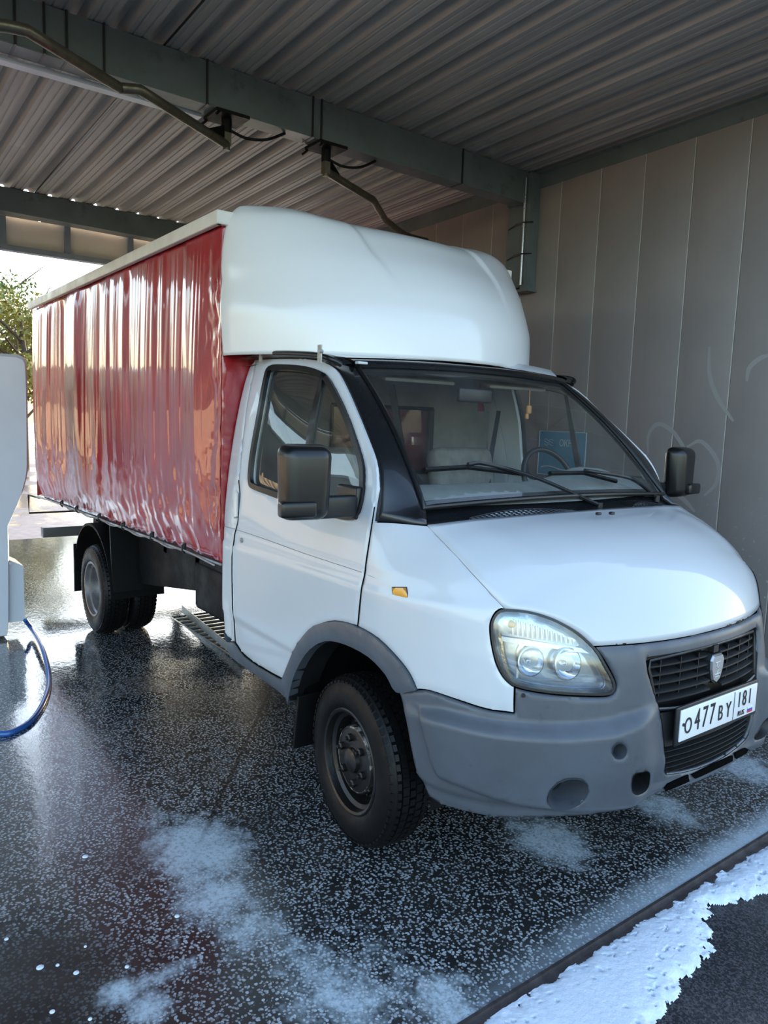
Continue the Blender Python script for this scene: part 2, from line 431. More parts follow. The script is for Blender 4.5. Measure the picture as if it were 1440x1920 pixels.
def roofsheet(y0,name='roof_sheet'):
    pts=[]
    for k in range(4):
        for a,h in prof: pts.append((k*PITCH+a,h))
    pts.append((4*PITCH+.012,-.0025)); pts=[(a-.0,h) for a,h in pts]
    if y0>WALL_Y-SH: pts=[(a,h) for a,h in pts if y0+a<WALL_Y+.02]
    V=[];n=len(pts)
    for xx in (RX0,RX1):
        for t in (0,.0022):
            for a,h in pts: V.append((xx,y0+a,zr(xx,y0+a)+h+t))
    F=[]
    for i in range(n-1):
        F+=[(i,i+1,2*n+i+1,2*n+i),(n+i+1,n+i,3*n+i,3*n+i+1),(i+1,i,n+i,n+i+1),(2*n+i,2*n+i+1,3*n+i+1,3*n+i)]
    F+=[(0,2*n,3*n,n),(n-1,2*n-1,4*n-1,3*n-1)]
    return new(name,V,F,roofm,ceil,20)
k0=-.92
ys=[k0+SH*k for k in range(-7,4)]
for y0 in ys: roofsheet(y0)
# --- main beams
def beam(x0,x1,h,ya,yb,name,label,joints=()):
    t=thing(name,((x0+x1)/2,0,zr((x0+x1)/2,0)-h/2),label,'beam')
    m=MB()
    def bx(xa,xb,za,zb):
        V=[]
        for yy in(ya,yb):
            for xx,dz in((xa,za),(xb,za),(xb,zb),(xa,zb)): V.append((xx,yy,zr(x0,yy)-.004+dz))
        m.add(V,[(0,1,2,3),(7,6,5,4),(0,4,5,1),(1,5,6,2),(2,6,7,3),(3,7,4,0)])
    bx(x1-.010,x1,-h,0); bx(x0,x0+.010,-h,0); bx(x0+.01,x1-.01,-h,-h+.01); bx(x0+.01,x1-.01,-.01,0)
    m.build('web',beam_m,t,30)
    m=MB(); bx(x0-.03,x1+.0,-h-.012,-h-.0005); m.build('bottom_flange',beam_m,t,30)
    for yy in joints:
        m=MB(); zt=zr(x1,yy)
        m.box((x1+.006,yy,zt-h/2-.01),(.006,.012,h+.02)); m.box(((x0+x1)/2,yy,zt-h-.018),(x1-x0+.03,.012,.006)); m.build('cable_tie',blackp,t)
    return t
jy=[pl(px_,py_,0,-2.10)[1] for px_,py_ in ((27,30),(83,75),(125,90),(195,115),(388,180),(586,230),(602,240),(866,330))]
beam(-2.21,-2.10,.235,-7.2,WALL_Y-.12,'roof_beam','grey steel roof beam crossing above the cab, with the two swing arms hung under it',jy)
beam(-5.62,-5.48,.20,-7.2,WALL_Y-.02,'roof_beam','dark grey steel beam at the rear end of the roof above the beige fascia')
m=MB()
V=[]
pa=[pl(0,78,0,-2.30),pl(390,198,0,-2.30)]
m.box2((-2.34,-3.0,zr(-2.3,-2)-.275),(-2.275,-.62,zr(-2.3,-2)-.25)); tr=m.build('cable_tray',termw); tag(tr,'pale cable tray along the underside of the grey roof beam','cable tray')
# --- rear fascia
fx=-5.72; fz0=3.235; fz1=3.53
fb=thing('rear_fascia',(fx,-1.2,fz0),'beige panelled fascia hanging below the rear roof beam over the exit','fascia')
yb=[-7.0,-5.9,-4.75,-3.6,-2.45]+[pl(px_,420,0,fx)[1] for px_ in (4,125,243)]+[.95,1.6,2.2]
for a,b in zip(yb[:-1],yb[1:]):
    m=MB().cbox((fx-.02,(a+b)/2,(fz0+fz1)/2),(.03,b-a-.01,fz1-fz0),.004); m.build('fascia_panel',fasc,fb)
for y_ in yb[1:-1]:
    m=MB().box((fx+.015,y_,(fz0+3.66)/2),(.04,.055,3.66-fz0)); m.build('stud',bluegrey,fb)
MB().box((fx+.0,-2.4,fz0-.0),(.09,9.3,.05)).build('bottom_rail',bluegrey,fb)
for i in range(6):
    a=-7+i*1.54; MB().cbox((fx+.05,a+.765,fz1+.01),(.03,1.52,.045),.005).build('batten',wood,fb)
# --- right-hand wall (the driver's side): sandwich panels
wm=NT('wall sheet'); _v=wm.coord(); _n=wm.noise(1.3,5,.6,_v); _n2=wm.noise(1,6,.7,wm.coord((9,9,.8)))
_c=wm.mix(wm.mapr(_n.outputs[0],.3,.7),(.265,.238,.228,1),(.225,.207,.20,1)); _c=wm.mix(wm.mapr(_n2.outputs[0],.5,.75,0,.35),_c,(.185,.18,.175,1))
_s=wm.n('SeparateXYZ'); wm.l(_v,_s.inputs[0])
_n3=wm.noise(28,4,.7,_v); _low=wm.mapr(_s.outputs[2],1.55,.6); _c=wm.mix(wm.math('MULTIPLY',wm.mapr(_n3.outputs[0],.60,.66),_low),_c,(.40,.39,.38,1))
wm.l(_c,wm.b.inputs['Base Color']); wm.b.inputs['Roughness'].default_value=.42; wm.b.inputs['Specular IOR Level'].default_value=.45; wm.bump(_n2.outputs[0],.08,.004); wm=wm.m
wall=bpy.data.objects.new('wall_left',None); C.objects.link(wall); wall['kind']='structure'; wall.location=(0,WALL_Y,0)
PW=.3865; xs0=-.29
jointx=[xs0+PW*k for k in range(-14,5)]
jm=pm('pale joint strip',(.55,.53,.48),.5)
for a,b in zip(jointx[:-1],jointx[1:]):
    V=[];F=[]
    zt=zr((a+b)/2,WALL_Y)-.002
    m=MB(); w=b-a-.006; 
    m.cbox(((a+b)/2,WALL_Y+.03,zt/2),(w,.06,zt),.004); m.build('wall_panel',wm,wall)
    MB().box2((b-.006,WALL_Y+.001,0),(b-.001,WALL_Y+.05,zt-.1)).build('joint_strip',jm,wall)
MB().box2((jointx[0],WALL_Y+.055,0),(jointx[-1],WALL_Y+.10,3.6)).build('wall_backing',wm,wall)
m=MB(); 
V=[(x,y,zr(x,WALL_Y)-h) for x in(-5.6,1.03) for y,h in((WALL_Y-.035,0),(WALL_Y-.035,.006),(WALL_Y-.006,.012),(WALL_Y-.006,.12),(WALL_Y,.12),(WALL_Y,0))]
m.add(V,[(0,1,7,6),(1,2,8,7),(2,3,9,8),(3,4,10,9),(4,5,11,10),(5,0,6,11),(0,5,4,3,2,1),(6,7,8,9,10,11)])
trimw=m.build('trim_1',beam_m); trimw['kind']='structure'
# dirty swirls wiped on the wall: faint paler arcs, thin film on the wall
# --- column stub on the wall under the beam
col=thing('wall_bracket_column',(-2.15,WALL_Y,2.86),'grey channel column stub on the wall under the beam end','column')
zt=zr(-2.15,2.2)
MB().box2((-2.32,WALL_Y-.10,2.87),(-2.13,WALL_Y-.004,zt-.24)).build('channel',beam_m,col)
MB().box2((-2.13,WALL_Y-.115,2.85),(-2.06,WALL_Y-.004,zt-.01)).build('channel',beam_m,col)
MB().box2((-2.35,WALL_Y-.12,2.83),(-2.04,WALL_Y-.004,2.85)).build('end_plate',beam_m,col)
MB().box2((-2.31,WALL_Y-.13,zt-.24),(-2.14,WALL_Y-.03,zt-.02)).build('gusset',beam_m,col)
MB().tube([(-2.105,WALL_Y-.135,zt-.05),(-2.105,WALL_Y-.135,2.88)],.009).build('conduit',silver,col)
for z_ in (3.13,3.38): MB().tube([(-2.30,WALL_Y-.11,z_-.02),(-2.2,WALL_Y-.125,z_+.005),(-2.105,WALL_Y-.15,z_),(-2.03,WALL_Y-.10,z_)],.005,6).build('cable_tie',blackp,col)

# --- floor
def gp(x,y): q=pl(x,y,2,0); return float(q[0]),float(q[1])
fm=NT('wet terrazzo concrete'); b=fm.b; v=fm.coord()
warp=fm.noise(40,2,.5,v); vv_=fm.n('VectorMath',operation='ADD'); sc=fm.n('VectorMath',operation='SCALE'); sc.inputs['Scale'].default_value=.016; fm.l(warp.outputs['Color'],sc.inputs[0]); fm.l(v,vv_.inputs[0]); fm.l(sc.outputs[0],vv_.inputs[1])
def voro(scale):
    o=fm.n('TexVoronoi',feature='DISTANCE_TO_EDGE'); o.inputs['Scale'].default_value=scale; fm.l(vv_.outputs[0],o.inputs['Vector']); o2=fm.n('TexVoronoi',feature='F1'); o2.inputs['Scale'].default_value=scale; fm.l(vv_.outputs[0],o2.inputs['Vector']); return o2.outputs['Distance'],o2.outputs['Color']
d1,c1=voro(84)
sep=fm.n('SeparateColor'); fm.l(c1,sep.inputs[0])
stone=fm.math('MULTIPLY',fm.mapr(d1,.50,.36),fm.mapr(sep.outputs[0],.15,.22))
big=fm.noise(.9,4,.6,v); 
stone=fm.math('MULTIPLY',stone,fm.mapr(big.outputs[0],.28,.50,.35,1))
qd=gp(40,1880); spd=fm.n('SeparateXYZ'); fm.l(v,spd.inputs[0]); ddx=fm.math('SUBTRACT',spd.outputs[0],qd[0]); ddy=fm.math('SUBTRACT',spd.outputs[1],qd[1])
drr=fm.math('SQRT',fm.math('ADD',fm.math('MULTIPLY',ddx,ddx),fm.math('MULTIPLY',ddy,ddy))); bare=fm.mapr(fm.math('ADD',drr,fm.math('MULTIPLY',big.outputs[0],.25)),.30,.62,.12,1)
stone=fm.math('MULTIPLY',stone,bare)
stcol=fm.mix(sep.outputs[1],(.46,.50,.53,1),(.22,.24,.26,1))
mort=fm.mix(fm.mapr(fm.noise(3,5,.6,v).outputs[0],.3,.7),(.012,.013,.014,1),(.030,.030,.028,1))
col_=fm.mix(stone,mort,stcol)
# soap film and suds left on the slab
def spots(fmx,lst,v,nscale,edge):
    nz=fmx.noise(nscale,6,.7,v); nzf=fmx.math('MULTIPLY',fmx.math('SUBTRACT',nz.outputs[0],.5),edge); acc=None
    sp=fmx.n('SeparateXYZ'); fmx.l(v,sp.inputs[0])
    for (x,y,rx,ry,s_) in lst:
        dx=fmx.math('MULTIPLY',fmx.math('SUBTRACT',sp.outputs[0],x),1/rx); dy=fmx.math('MULTIPLY',fmx.math('SUBTRACT',sp.outputs[1],y),1/ry)
        r=fmx.math('ADD',fmx.math('MULTIPLY',dx,dx),fmx.math('MULTIPLY',dy,dy)); g=fmx.math('MULTIPLY',fmx.math('EXPONENT',fmx.math('MULTIPLY',r,-1)),s_)
        acc=g if acc is None else fmx.math('MAXIMUM',acc,g)
    return fmx.math('ADD',acc,nzf),nz
SP=[]
for (x,y,rx,ry,s_) in [(370,1590,.16,.13,.95),(400,1680,.12,.10,.85),(300,1545,.14,.10,.55),(470,1740,.10,.10,.7),(560,1800,.12,.10,.6),(640,1870,.14,.12,.75),(840,1880,.10,.08,.8),(1030,1575,.13,.11,.9),(1235,1510,.14,.10,.8),(1400,1440,.18,.12,.8),(225,1860,.035,.04,.95),(280,1890,.05,.05,.8),(330,1500,.25,.12,.42),(420,1420,.3,.2,.4),(300,1830,.03,.09,.7),(330,1770,.03,.03,.5),(180,1420,.3,.06,.35),(720,1830,.25,.14,.5)]:
    X_,Y_=gp(x,y); SP.append((X_,Y_,rx*2.1,ry*1.9,s_))
foam,fnz=spots(fm,SP,v,13,1.15)
fmask=fm.mapr(foam,.36,.92,0,.92)
fine=fm.noise(60,3,.6,v); fmask=fm.math('MULTIPLY',fmask,fm.mapr(fine.outputs[0],.30,.55,.55,1))
# suds line by the kerb
spx=fm.n('SeparateXYZ'); fm.l(v,spx.inputs[0])
kerbf=fm.math('MULTIPLY',fm.mapr(fm.math('ADD',spx.outputs[0],fm.math('MULTIPLY',fnz.outputs[0],.12)),.86,1.03),fm.mapr(spx.outputs[1],-1.3,.4,.15,.9)); fmask=fm.math('MAXIMUM',fmask,kerbf)
col_=fm.mix(fmask,col_,(.52,.61,.67,1))
jd=fm.math('ADD',fm.math('MULTIPLY',spx.outputs[0],.608),fm.math('MULTIPLY',spx.outputs[1],.794)); jd=fm.math('ADD',jd,fm.math('MULTIPLY',fm.math('SUBTRACT',fnz.outputs[0],.5),.03))
crack=fm.math('MULTIPLY',fm.mapr(fm.math('ABSOLUTE',fm.math('SUBTRACT',jd,-1.34)),.004,.016,1,0),fm.math('MULTIPLY',fm.mapr(spx.outputs[0],-1.9,-1.5),fm.mapr(spx.outputs[0],-.2,-.6)))
col_=fm.mix(fm.math('MULTIPLY',crack,.75),col_,(.006,.006,.007,1))
fm.l(col_,b.inputs['Base Color'])
pud=fm.noise(.55,4,.55,v); pmask=fm.mapr(fm.math('ADD',pud.outputs[0],fm.mapr(spx.outputs[0],-1.0,-3.5,-.12,.35,'LINEAR')),.42,.66)
rg=fm.mapr(pmask,0,1,.34,.05,'LINEAR'); rg2=fm.math('MAXIMUM',rg,fm.math('MULTIPLY',fmask,.5)); fm.l(rg2,b.inputs['Roughness'])
b.inputs['Coat Weight'].default_value=.9; b.inputs['Coat Roughness'].default_value=.07; b.inputs['Specular IOR Level'].default_value=.5
rip=fm.noise(16,4,.6,fm.coord((1,1.6,1))); hh=fm.math('ADD',fm.math('MULTIPLY',rip.outputs[0],.5),fm.math('MULTIPLY',stone,fm.mapr(pmask,0,1,.10,.0,'LINEAR')))
bp=fm.bump(hh,.35,.008); bp2=fm.n('Bump'); bp2.inputs['Strength'].default_value=.22; bp2.inputs['Distance'].default_value=.008; fm.l(hh,bp2.inputs['Height']); fm.l(bp2.outputs[0],b.inputs['Coat Normal'])
fm=fm.m
KX=.955
tx0,tx1,ty0,ty1=-3.62,-1.6,-.33,.10
m=MB(); z0=-.12
for a,b_ in (((-8.2,-7.2),(tx0,4.0)),((tx1,-7.2),(KX,4.0)),((tx0,-7.2),(tx1,ty0)),((tx0,ty1),(tx1,4.0))):
    m.box2((a[0],a[1],z0),(b_[0],b_[1],0))
flo=m.build('floor',fm,None,30); flo['kind']='structure'
# trench grate
g=thing('floor_grate',(tx0,-.1,-.12),'dark slotted drain grate set in the floor under the truck','drain grate')
MB().box2((tx0,ty0,-.16),(tx1,ty1,-.12)).build('trench_bed',blackf,g)
for y_ in (ty0+.006,ty1-.006): MB().box2((tx0,y_-.006,-.10),(tx1,y_+.006,.003)).build('edge_angle',galv,g)
for k in range(20):
    x_=tx0+.06+k*.10; MB().cbox((x_,(ty0+ty1)/2,-.012),(.022,ty1-ty0-.03,.02),.003).build('slat',galv,g)
R_=np.array([[math.cos(a),-math.sin(a),0] for a in [0]])
a_=pl(352,1150,2,.05);b__=pl(438,1222,2,.05); dv=(b__-a_); L_=np.linalg.norm(dv); dv/=L_; ang=math.atan2(dv[1],dv[0])
R_=[[math.cos(ang),-math.sin(ang),0],[math.sin(ang),math.cos(ang),0],[0,0,1]]
m=MB().box((a_+b__)/2+np.array([0,0,0]),(L_*1.3,.006,.06),R_).box((a_+b__)/2+np.array([-.02*math.sin(ang)*-1,.025,-.03]),(L_*1.3,.05,.006),R_)
tag(m.build('angle_iron',galv),'loose galvanised angle iron lying on the drain grate behind the sill','steel angle')
# kerb steel
m=MB().box2((KX+.001,-7,-.10),(KX+.012,4,.006)).box2((KX+.012,-7,-.05),(KX+.045,4,-.008))
ks=m.build('trim_2',pm('rusty kerb steel',(.10,.085,.085),.45,metal=.4,var=.5,vscale=14,coat=.3)); ks['kind']='structure'
# asphalt outside both ends
am=NT('wet asphalt'); v=am.coord(); n1=am.noise(120,3,.7,v); n2=am.noise(.6,5,.6,v); n4=am.noise(9,4,.6,v)
c_=am.mix(am.mapr(n1.outputs[0],.45,.62),(.022,.022,.026,1),(.085,.083,.088,1)); sx_=am.n('SeparateXYZ'); am.l(v,sx_.inputs[0])
farm=am.mapr(sx_.outputs[0],-7,-9); c_=am.mix(farm,c_,am.mix(am.mapr(n4.outputs[0],.3,.7),(.15,.13,.14,1),(.10,.085,.10,1)))
am.l(c_,am.b.inputs['Base Color'])
am.l(am.mapr(n2.outputs[0],.42,.58,.55,.10),am.b.inputs['Roughness']); am.bump(n1.outputs[0],.5,.004); am=am.m
V=[(KX+.045,-30,-.02),(14,-30,-.02),(14,14,-.02),(KX+.045,14,-.02),(KX+.045,-30,-.12),(KX+.045,14,-.12)]
fr=new('pavement_1',V,[(0,1,2,3),(4,0,3,5)],am); fr['kind']='structure'
V=[(-90,-8,-.03),(-8.2,-8,-.03),(-8.2,60,-.03),(-90,60,-.03)]
rr=new('pavement_2',V,[(0,1,2,3)],am); rr['kind']='structure'
V=[(-8.2,-60,-.03),(KX+.045,-60,-.03),(KX+.045,-7.2,-.03),(-8.2,-7.2,-.03),(-90,-60,-.03),(-90,-8,-.03),(-8.2,-8,-.03)]
am2=pm('dry dark asphalt',(.045,.045,.047),.8,var=.4,vscale=.7)
r3=new('pavement_3',V,[(0,1,2,3),(4,0,6,5)],am2); r3['kind']='structure'
# foam heap outside the kerb
poly=np.array([pl(x,y,2,0)[:2] for x,y in [(820,1945),(900,1895),(1440,1572),(1520,1520),(1560,1560),(1500,1650),(1440,1672),(1370,1688),(1335,1700),(1330,1760),(1335,1790),(1290,1830),(1262,1880),(1225,1925),(1200,1990),(780,2000)]])
gx=np.arange(poly[:,0].min()-.05,poly[:,0].max()+.05,.005);gy=np.arange(poly[:,1].min()-.05,poly[:,1].max()+.05,.005)
GX,GY=np.meshgrid(gx,gy,indexing='ij'); G=np.stack([GX.ravel(),GY.ravel()],1)
ins=inpoly(G,poly); dd=distpoly(G,poly); sg=np.where(ins,dd,-dd)
from mathutils import noise as mn
nz=np.array([mn.fractal(Vector((x*14,y*14,3)),.9,2.1,5) for x,y in G]); nf=np.array([mn.noise(Vector((x*70,y*70,9))) for x,y in G]); nb=np.array([mn.fractal(Vector((x*38+5,y*38,1)),.8,2.1,3) for x,y in G])
hgt=.030*(1-np.exp(-np.clip(sg*.9+.024*nz,0,1)/.03))-.003-.02*(sg*.9+.024*nz<0)+.0012*nf-.010*(nb>.55)*(sg<.11)
hgt=np.where(G[:,0]<KX+.03,-1,hgt)
keep=hgt>0; idx=-np.ones(len(G),int); nx_,ny_=GX.shape; K=keep.reshape(nx_,ny_)
Vf=[];Ff=[]
use=K[:-1,:-1]&K[1:,:-1]&K[1:,1:]&K[:-1,1:]
for i,j in zip(*np.nonzero(use)):
    q=[]
    for a,b_ in((i,j),(i+1,j),(i+1,j+1),(i,j+1)):
        t=a*ny_+b_
        if idx[t]<0: idx[t]=len(Vf); Vf.append((G[t,0],G[t,1],-.021+min(hgt[t],.03)))
        q.append(int(idx[t]))
    Ff.append(tuple(q))
foamm=pm('washing foam',(.70,.78,.88),.6,var=.08,vscale=25,bump=.6,bscale=120)
fo=new('soap_foam',Vf,Ff,foamm,None,60,'stuff'); tag(fo,'white soap foam spread on the asphalt outside the steel kerb','foam')
# small blobs of foam on the slab
for k,(x,y,r,lb) in enumerate([(75,1814,.0115,'largest foam blob on the dark slab, lower left corner of the picture'),(143,1824,.009,'second largest foam blob, to the right of the largest one, lower left'),(98,1897,.008,'foam blob nearest the bottom edge of the picture, lower left'),(160,1775,.005,'tiny foam blob up and right of the largest blob, lower left'),(169,1911,.006,'foam blob at the bottom edge, right of the one nearest the corner'),(12,1761,.007,'foam blob touching the left edge of the picture on the dark slab'),(108,1810,.006,'small foam blob between the two largest blobs, lower left'),(238,1813,.007,'foam blob just above the pale foam patch at the bottom of the picture'),(332,1718,.009,'ring-like foam blob beside the long foam veil, left of the front wheel'),(160,1606,.012,'flat foam blob alone on the speckled slab, left of the foam veil')]):
    c=pl(x,y,2,0); m=MB(); m.lathe([(0,.004),(r*.6,.0035),(r*.95,.0015),(r,0)],(c[0],c[1],.0),'z',10); o=m.build('foam_blob',foamm,None,60)
    o['label']=lb; o['category']='foam'; o['group']='foam blobs on the slab'
# --- swing arms under the beam
def swing(pxb,arm,label,zarm,xb=-2.18):
    q=pl(pxb[0],pxb[1],0,xb); y0=q[1]; zt=zr(xb,y0)-.25
    t=thing('swing_arm',(xb,y0,zt),label,'wash boom',None)
    MB().box((xb,y0,zt-.012),(.20,.22,.02)).build('mount_plate',blackf,t)
    for s1 in(-1,1):
        MB().tube([(xb+s1*.09,y0-.09,zt-.02),(xb+s1*.12,y0-.12,zt-.05)],.008,6).build('bolt',blackf,t)
    MB().cyl((xb,y0,zt-.02),(xb,y0,zt-.10),.032,14).build('swivel',blackf,t)
    MB().box((xb,y0,zt-.12),(.045,.045,.12)).build('swivel_post',galv if False else boom_m,t)
    MB().cyl((xb,y0,zarm-.035),(xb,y0,zarm+.02),.022,12).build('elbow',boom_m,t)
    P=[np.array([xb,y0,zarm])]+[pl(x,y,2,zarm) for x,y in arm]
    sp=spline([tuple(p) for p in P],n=5)
    MB().tube(sp,.027,12).build('arm_pipe',boom_m,t,60)
    a=P[0];d=P[1]-P[0]; d/=np.linalg.norm(d)
    m=MB(); n_=np.array([-d[1],d[0],0])*.004
    tri=[a+np.array([0,0,.02]),a+d*.22+np.array([0,0,.016]),a+np.array([0,0,.12])]
    m.add([p+n_ for p in tri]+[p-n_ for p in tri],[(0,1,2),(5,4,3),(0,3,4,1),(1,4,5,2),(2,5,3,0)]); m.build('gusset',blackf,t,None)
    h=[np.array([xb,y0+.03,zt-.08]),np.array([xb+.03,y0+.12,zt-.11]),np.array([xb+.03,y0+.26,zt-.085]),np.array([xb+.02,y0+.40,zt-.01])]
    MB().tube(spline([tuple(p) for p in h],n=5),.009,8).build('feed_hose',rubber,t,60)
    return t
zb=zr(-2.2,-.6)-.25
swing((425,205),[(262,168),(262,168),(225,165),(225,165),(50,57),(50,57),(-10,47),(-60,60)],'left swing arm, long brass-coloured pipe reaching to the upper left corner',zb-.17)
swing((612,262),[(700,375),(700,375),(722,412),(722,412),(760,440),(800,452)],'right swing arm, short dark pipe dipping behind the white roof fairing',zb-.17)
# --- poster on the wall
q1=pl(1013,808,1,WALL_Y-.01);q2=pl(1101,808,1,WALL_Y-.01); q3=pl(1013,872,1,WALL_Y-.01)
cx_=(q1[0]+q2[0])/2; w_=q2[0]-q1[0]; zt_=q1[2]; hh_=.36
pos=thing('wall_poster',(cx_,WALL_Y-.012,zt_-hh_),'blue poster with white lettering on the wall, seen through the windscreen','poster')
MB().box((cx_,WALL_Y-.010,zt_-hh_/2),(w_,.008,hh_)).build('poster_board',signm,pos,None)
q5=pl(1065,832,1,WALL_Y-.016); me=textmesh('ОКНА',.080,.80); placemesh('lettering',me,signw,tuple(q5),(1,0,0),(0,0,1),pos)
m=MB()
for a_,b_ in (((-1,0),(1,0)),((-1,-1),(-1,0)),((1,-1),(1,0)),((-1,-1),(1,-1))):
    m.tube([(cx_+a_[0]*w_/2,WALL_Y-.015,zt_+a_[1]*hh_),(cx_+b_[0]*w_/2,WALL_Y-.015,zt_+b_[1]*hh_)],.004,5)
m.build('poster_border',signw,pos,None)
m=MB(); 
for k in range(3): m.tube([(cx_-w_*.38+i*.012,WALL_Y-.016,zt_-.07-.02*k+.008*math.sin(i*1.3+k)) for i in range(9)],.0025,5)
m.build('logo_lines',signw,pos,None)
MB().tube([(cx_-w_*.42+i*w_*.084,WALL_Y-.016,zt_-.30+.012*math.sin(i*.8)) for i in range(11)],.006,5).build('wave_line',signw,pos,None)
# --- wall marks: wiped swirls
swirl=pm('wiped streak',(.30,.29,.285),.5)
for k,ptl in enumerate([[(1330,650),(1330,700),(1345,745),(1375,790)],[(1215,850),(1216,815),(1235,795),(1262,810),(1285,845),(1290,865)],[(1288,838),(1315,828),(1345,865),(1343,905),(1320,930)],[(1250,915),(1280,935),(1303,960)],[(1400,715),(1405,690),(1425,672),(1445,665)]]):
    P=[pl(x,y,1,WALL_Y-.0005) for x,y in ptl]; S=spline([tuple(p) for p in P],n=6); m=MB(); V=[];F=[]
    n_=len(S); T=np.gradient(S,axis=0); T/=np.linalg.norm(T,axis=1)[:,None]
    for i in range(n_):
        nn=np.array([-T[i][2],0,T[i][0]]); ww=.016*(.45+.55*math.sin(PI*(i+.6)/(n_+.4))); V+=[S[i]+nn*ww,S[i]-nn*ww]
    for i in range(n_-1): F.append((2*i,2*i+1,2*i+3,2*i+2))
    o=new('streak',V,F,swirl,wall)
# --- terminal at the left
tz=thing('wash_terminal',tuple(pl(-20,1195,2,0)*np.array([1,1,0])),'white rounded wash terminal cabinet at the left edge of the picture','terminal')
tb=pl(14,1197,2,0); tdx=tb[0]
def tq(x,y): return pl(x,y,0,tdx)
# silhouette on the plane x=tdx, right-hand side, extruded backwards
sil=[tq(*p) for p in [(14,1192),(17,1165),(17,1040),(16,985),(16,985),(38,935),(50,895),(53,870),(53,870),(52,760),(50,690),(46,672),(34,665)]]
S=spline([tuple(p) for p in sil],n=5); yc=sil[0][1]-.30
full=[(s[1],max(s[2],0.005)) for s in S]+[(2*yc-s[1],max(s[2],.005)) for s in S[::-1]]
m=MB(); n_=len(full); 
for d_,sc in ((0.02,.97),(0,1.),(-.5,1.),(-.53,.95)):
    for (yy,zz) in full: m.v.append((tdx+d_-.0,yc+(yy-yc)*sc if sc!=1 else yy,(zz-.7)*(.985 if sc!=1 else 1)+.7 if sc!=1 else zz))
for k in range(3):
    for i in range(n_): m.f.append((k*n_+i,k*n_+(i+1)%n_,(k+1)*n_+(i+1)%n_,(k+1)*n_+i))
m.f.append(tuple(range(n_))); m.f.append(tuple(3*n_+i for i in range(n_))[::-1])
m.build('cabinet_body',termw,tz,35)
e1=tq(17,1050);e2=tq(45,1165);e3=tq(45,1062)
m=MB(); yA,yB=e1[1]-.02,e3[1]; 
V=[]
for xx in(tdx-.02,tdx-.34): V+=[(xx,yA,e2[2]),(xx,yB,e2[2]),(xx,yB,e3[2]),(xx,yA,e1[2]+.01)]
m.add(V,[(0,1,2,3),(7,6,5,4),(0,4,5,1),(1,5,6,2),(2,6,7,3),(3,7,4,0)]); sb=m.build('side_box',termw,tz,30)
MB().cyl((tdx-.018,yA+.03,e1[2]-.03),(tdx-.008,yA+.03,e1[2]-.03),.012,10).build('screw',silver,tz)
# blue hose
hp=[pl(x,y,0,tdx+.03) for x,y in ((47,1162),(60,1180))]
gph=[pl(x,y,2,.012) for x,y in ((92,1270),(85,1310),(60,1350),(25,1372),(0,1376),(-40,1374),(-120,1365))]
mid=[(hp[1]*.5+gph[0]*.5)+np.array([.03,.0,.10])]
mid=[pl(80,1215,1,(hp[1][1]*.6+gph[0][1]*.4))]
hose_r=.0165;H=[hp[0],hp[1],mid[0]]+gph
MB().tube(spline([tuple(p) for p in H],n=8),.0165,12).build('pressure_hose',hose_m,None,60)
ho=bpy.data.objects['pressure_hose']; tag(ho,'thin blue pressure hose curving from the white terminal onto the wet floor','hose')
# --- trees beyond the exit and buildings mirrored in the tarpaulin
leafm=[pm('leaves %d'%i,c,.6,var=.4,vscale=1.5) for i,c in enumerate([(.16,.22,.05),(.30,.27,.05),(.10,.16,.05)])]
def tree(x,y,h,r,k,label):
    t=thing('tree',(x,y,-.03),label,'tree','trees beyond the exit')
    rs=np.random.RandomState(int(abs(x*13+y*7)))
    MB().tube([(x,y,-.03),(x+.1,y,h*.3),(x-.05,y+.1,h*.62),(x,y,h*.85)],[.16,.12,.08,.03],8).build('trunk',bark,t,60)
    m=MB()
    for i in range(14):
        a=rs.rand()*6.28; z0=h*(.25+.5*rs.rand()); rr=r*(.5+.5*rs.rand()); m.tube([(x,y,z0),(x+math.cos(a)*rr*.5,y+math.sin(a)*rr*.5,z0+.35*rr),(x+math.cos(a)*rr,y+math.sin(a)*rr,z0+.8*rr)],[.05,.03,.01],5)
    m.build('branches',bark,t,60,'stuff')
    n=5200; u=rs.normal(size=(n,3)); u/=np.linalg.norm(u,axis=1)[:,None]; cl=rs.normal(size=(34,3)); cl/=np.linalg.norm(cl,axis=1)[:,None]; cl*=(.35+.6*rs.rand(34,1))
    c=cl[rs.randint(34,size=n)]+u*(.26*rs.rand(n,1)**.5)
    P=np.stack([x+c[:,0]*r,y+c[:,1]*r,h*.60+c[:,2]*h*.42],1); s_=.055+.05*rs.rand(n)
    A=rs.normal(size=(n,3));A/=np.linalg.norm(A,axis=1)[:,None];B=np.cross(A,rs.normal(size=(n,3)));B/=np.linalg.norm(B,axis=1)[:,None]
    V=np.stack([P-A*s_[:,None],P+B*s_[:,None]*.5,P+A*s_[:,None],P-B*s_[:,None]*.5],1).reshape(-1,3)
    new('foliage',V,[(4*i,4*i+1,4*i+2,4*i+3) for i in range(n)],leafm[k],t,None,'stuff')
for (px_,D,h,r,k,lb) in [(-30,-28,7.0,2.5,0,'green leafy tree beyond the exit at the very left edge'),(42,-21,5.2,1.7,1,'yellowish green tree beyond the exit, left of the red tarpaulin'),(104,-36,7.0,2.6,2,'thin tree beyond the exit just above the truck body corner'),(-280,-34,6.5,2.2,2,'dark green tree beyond the exit, outside the left edge')]:
    q=pl(px_,770,0,D); tree(q[0],q[1],h,r,k,lb)
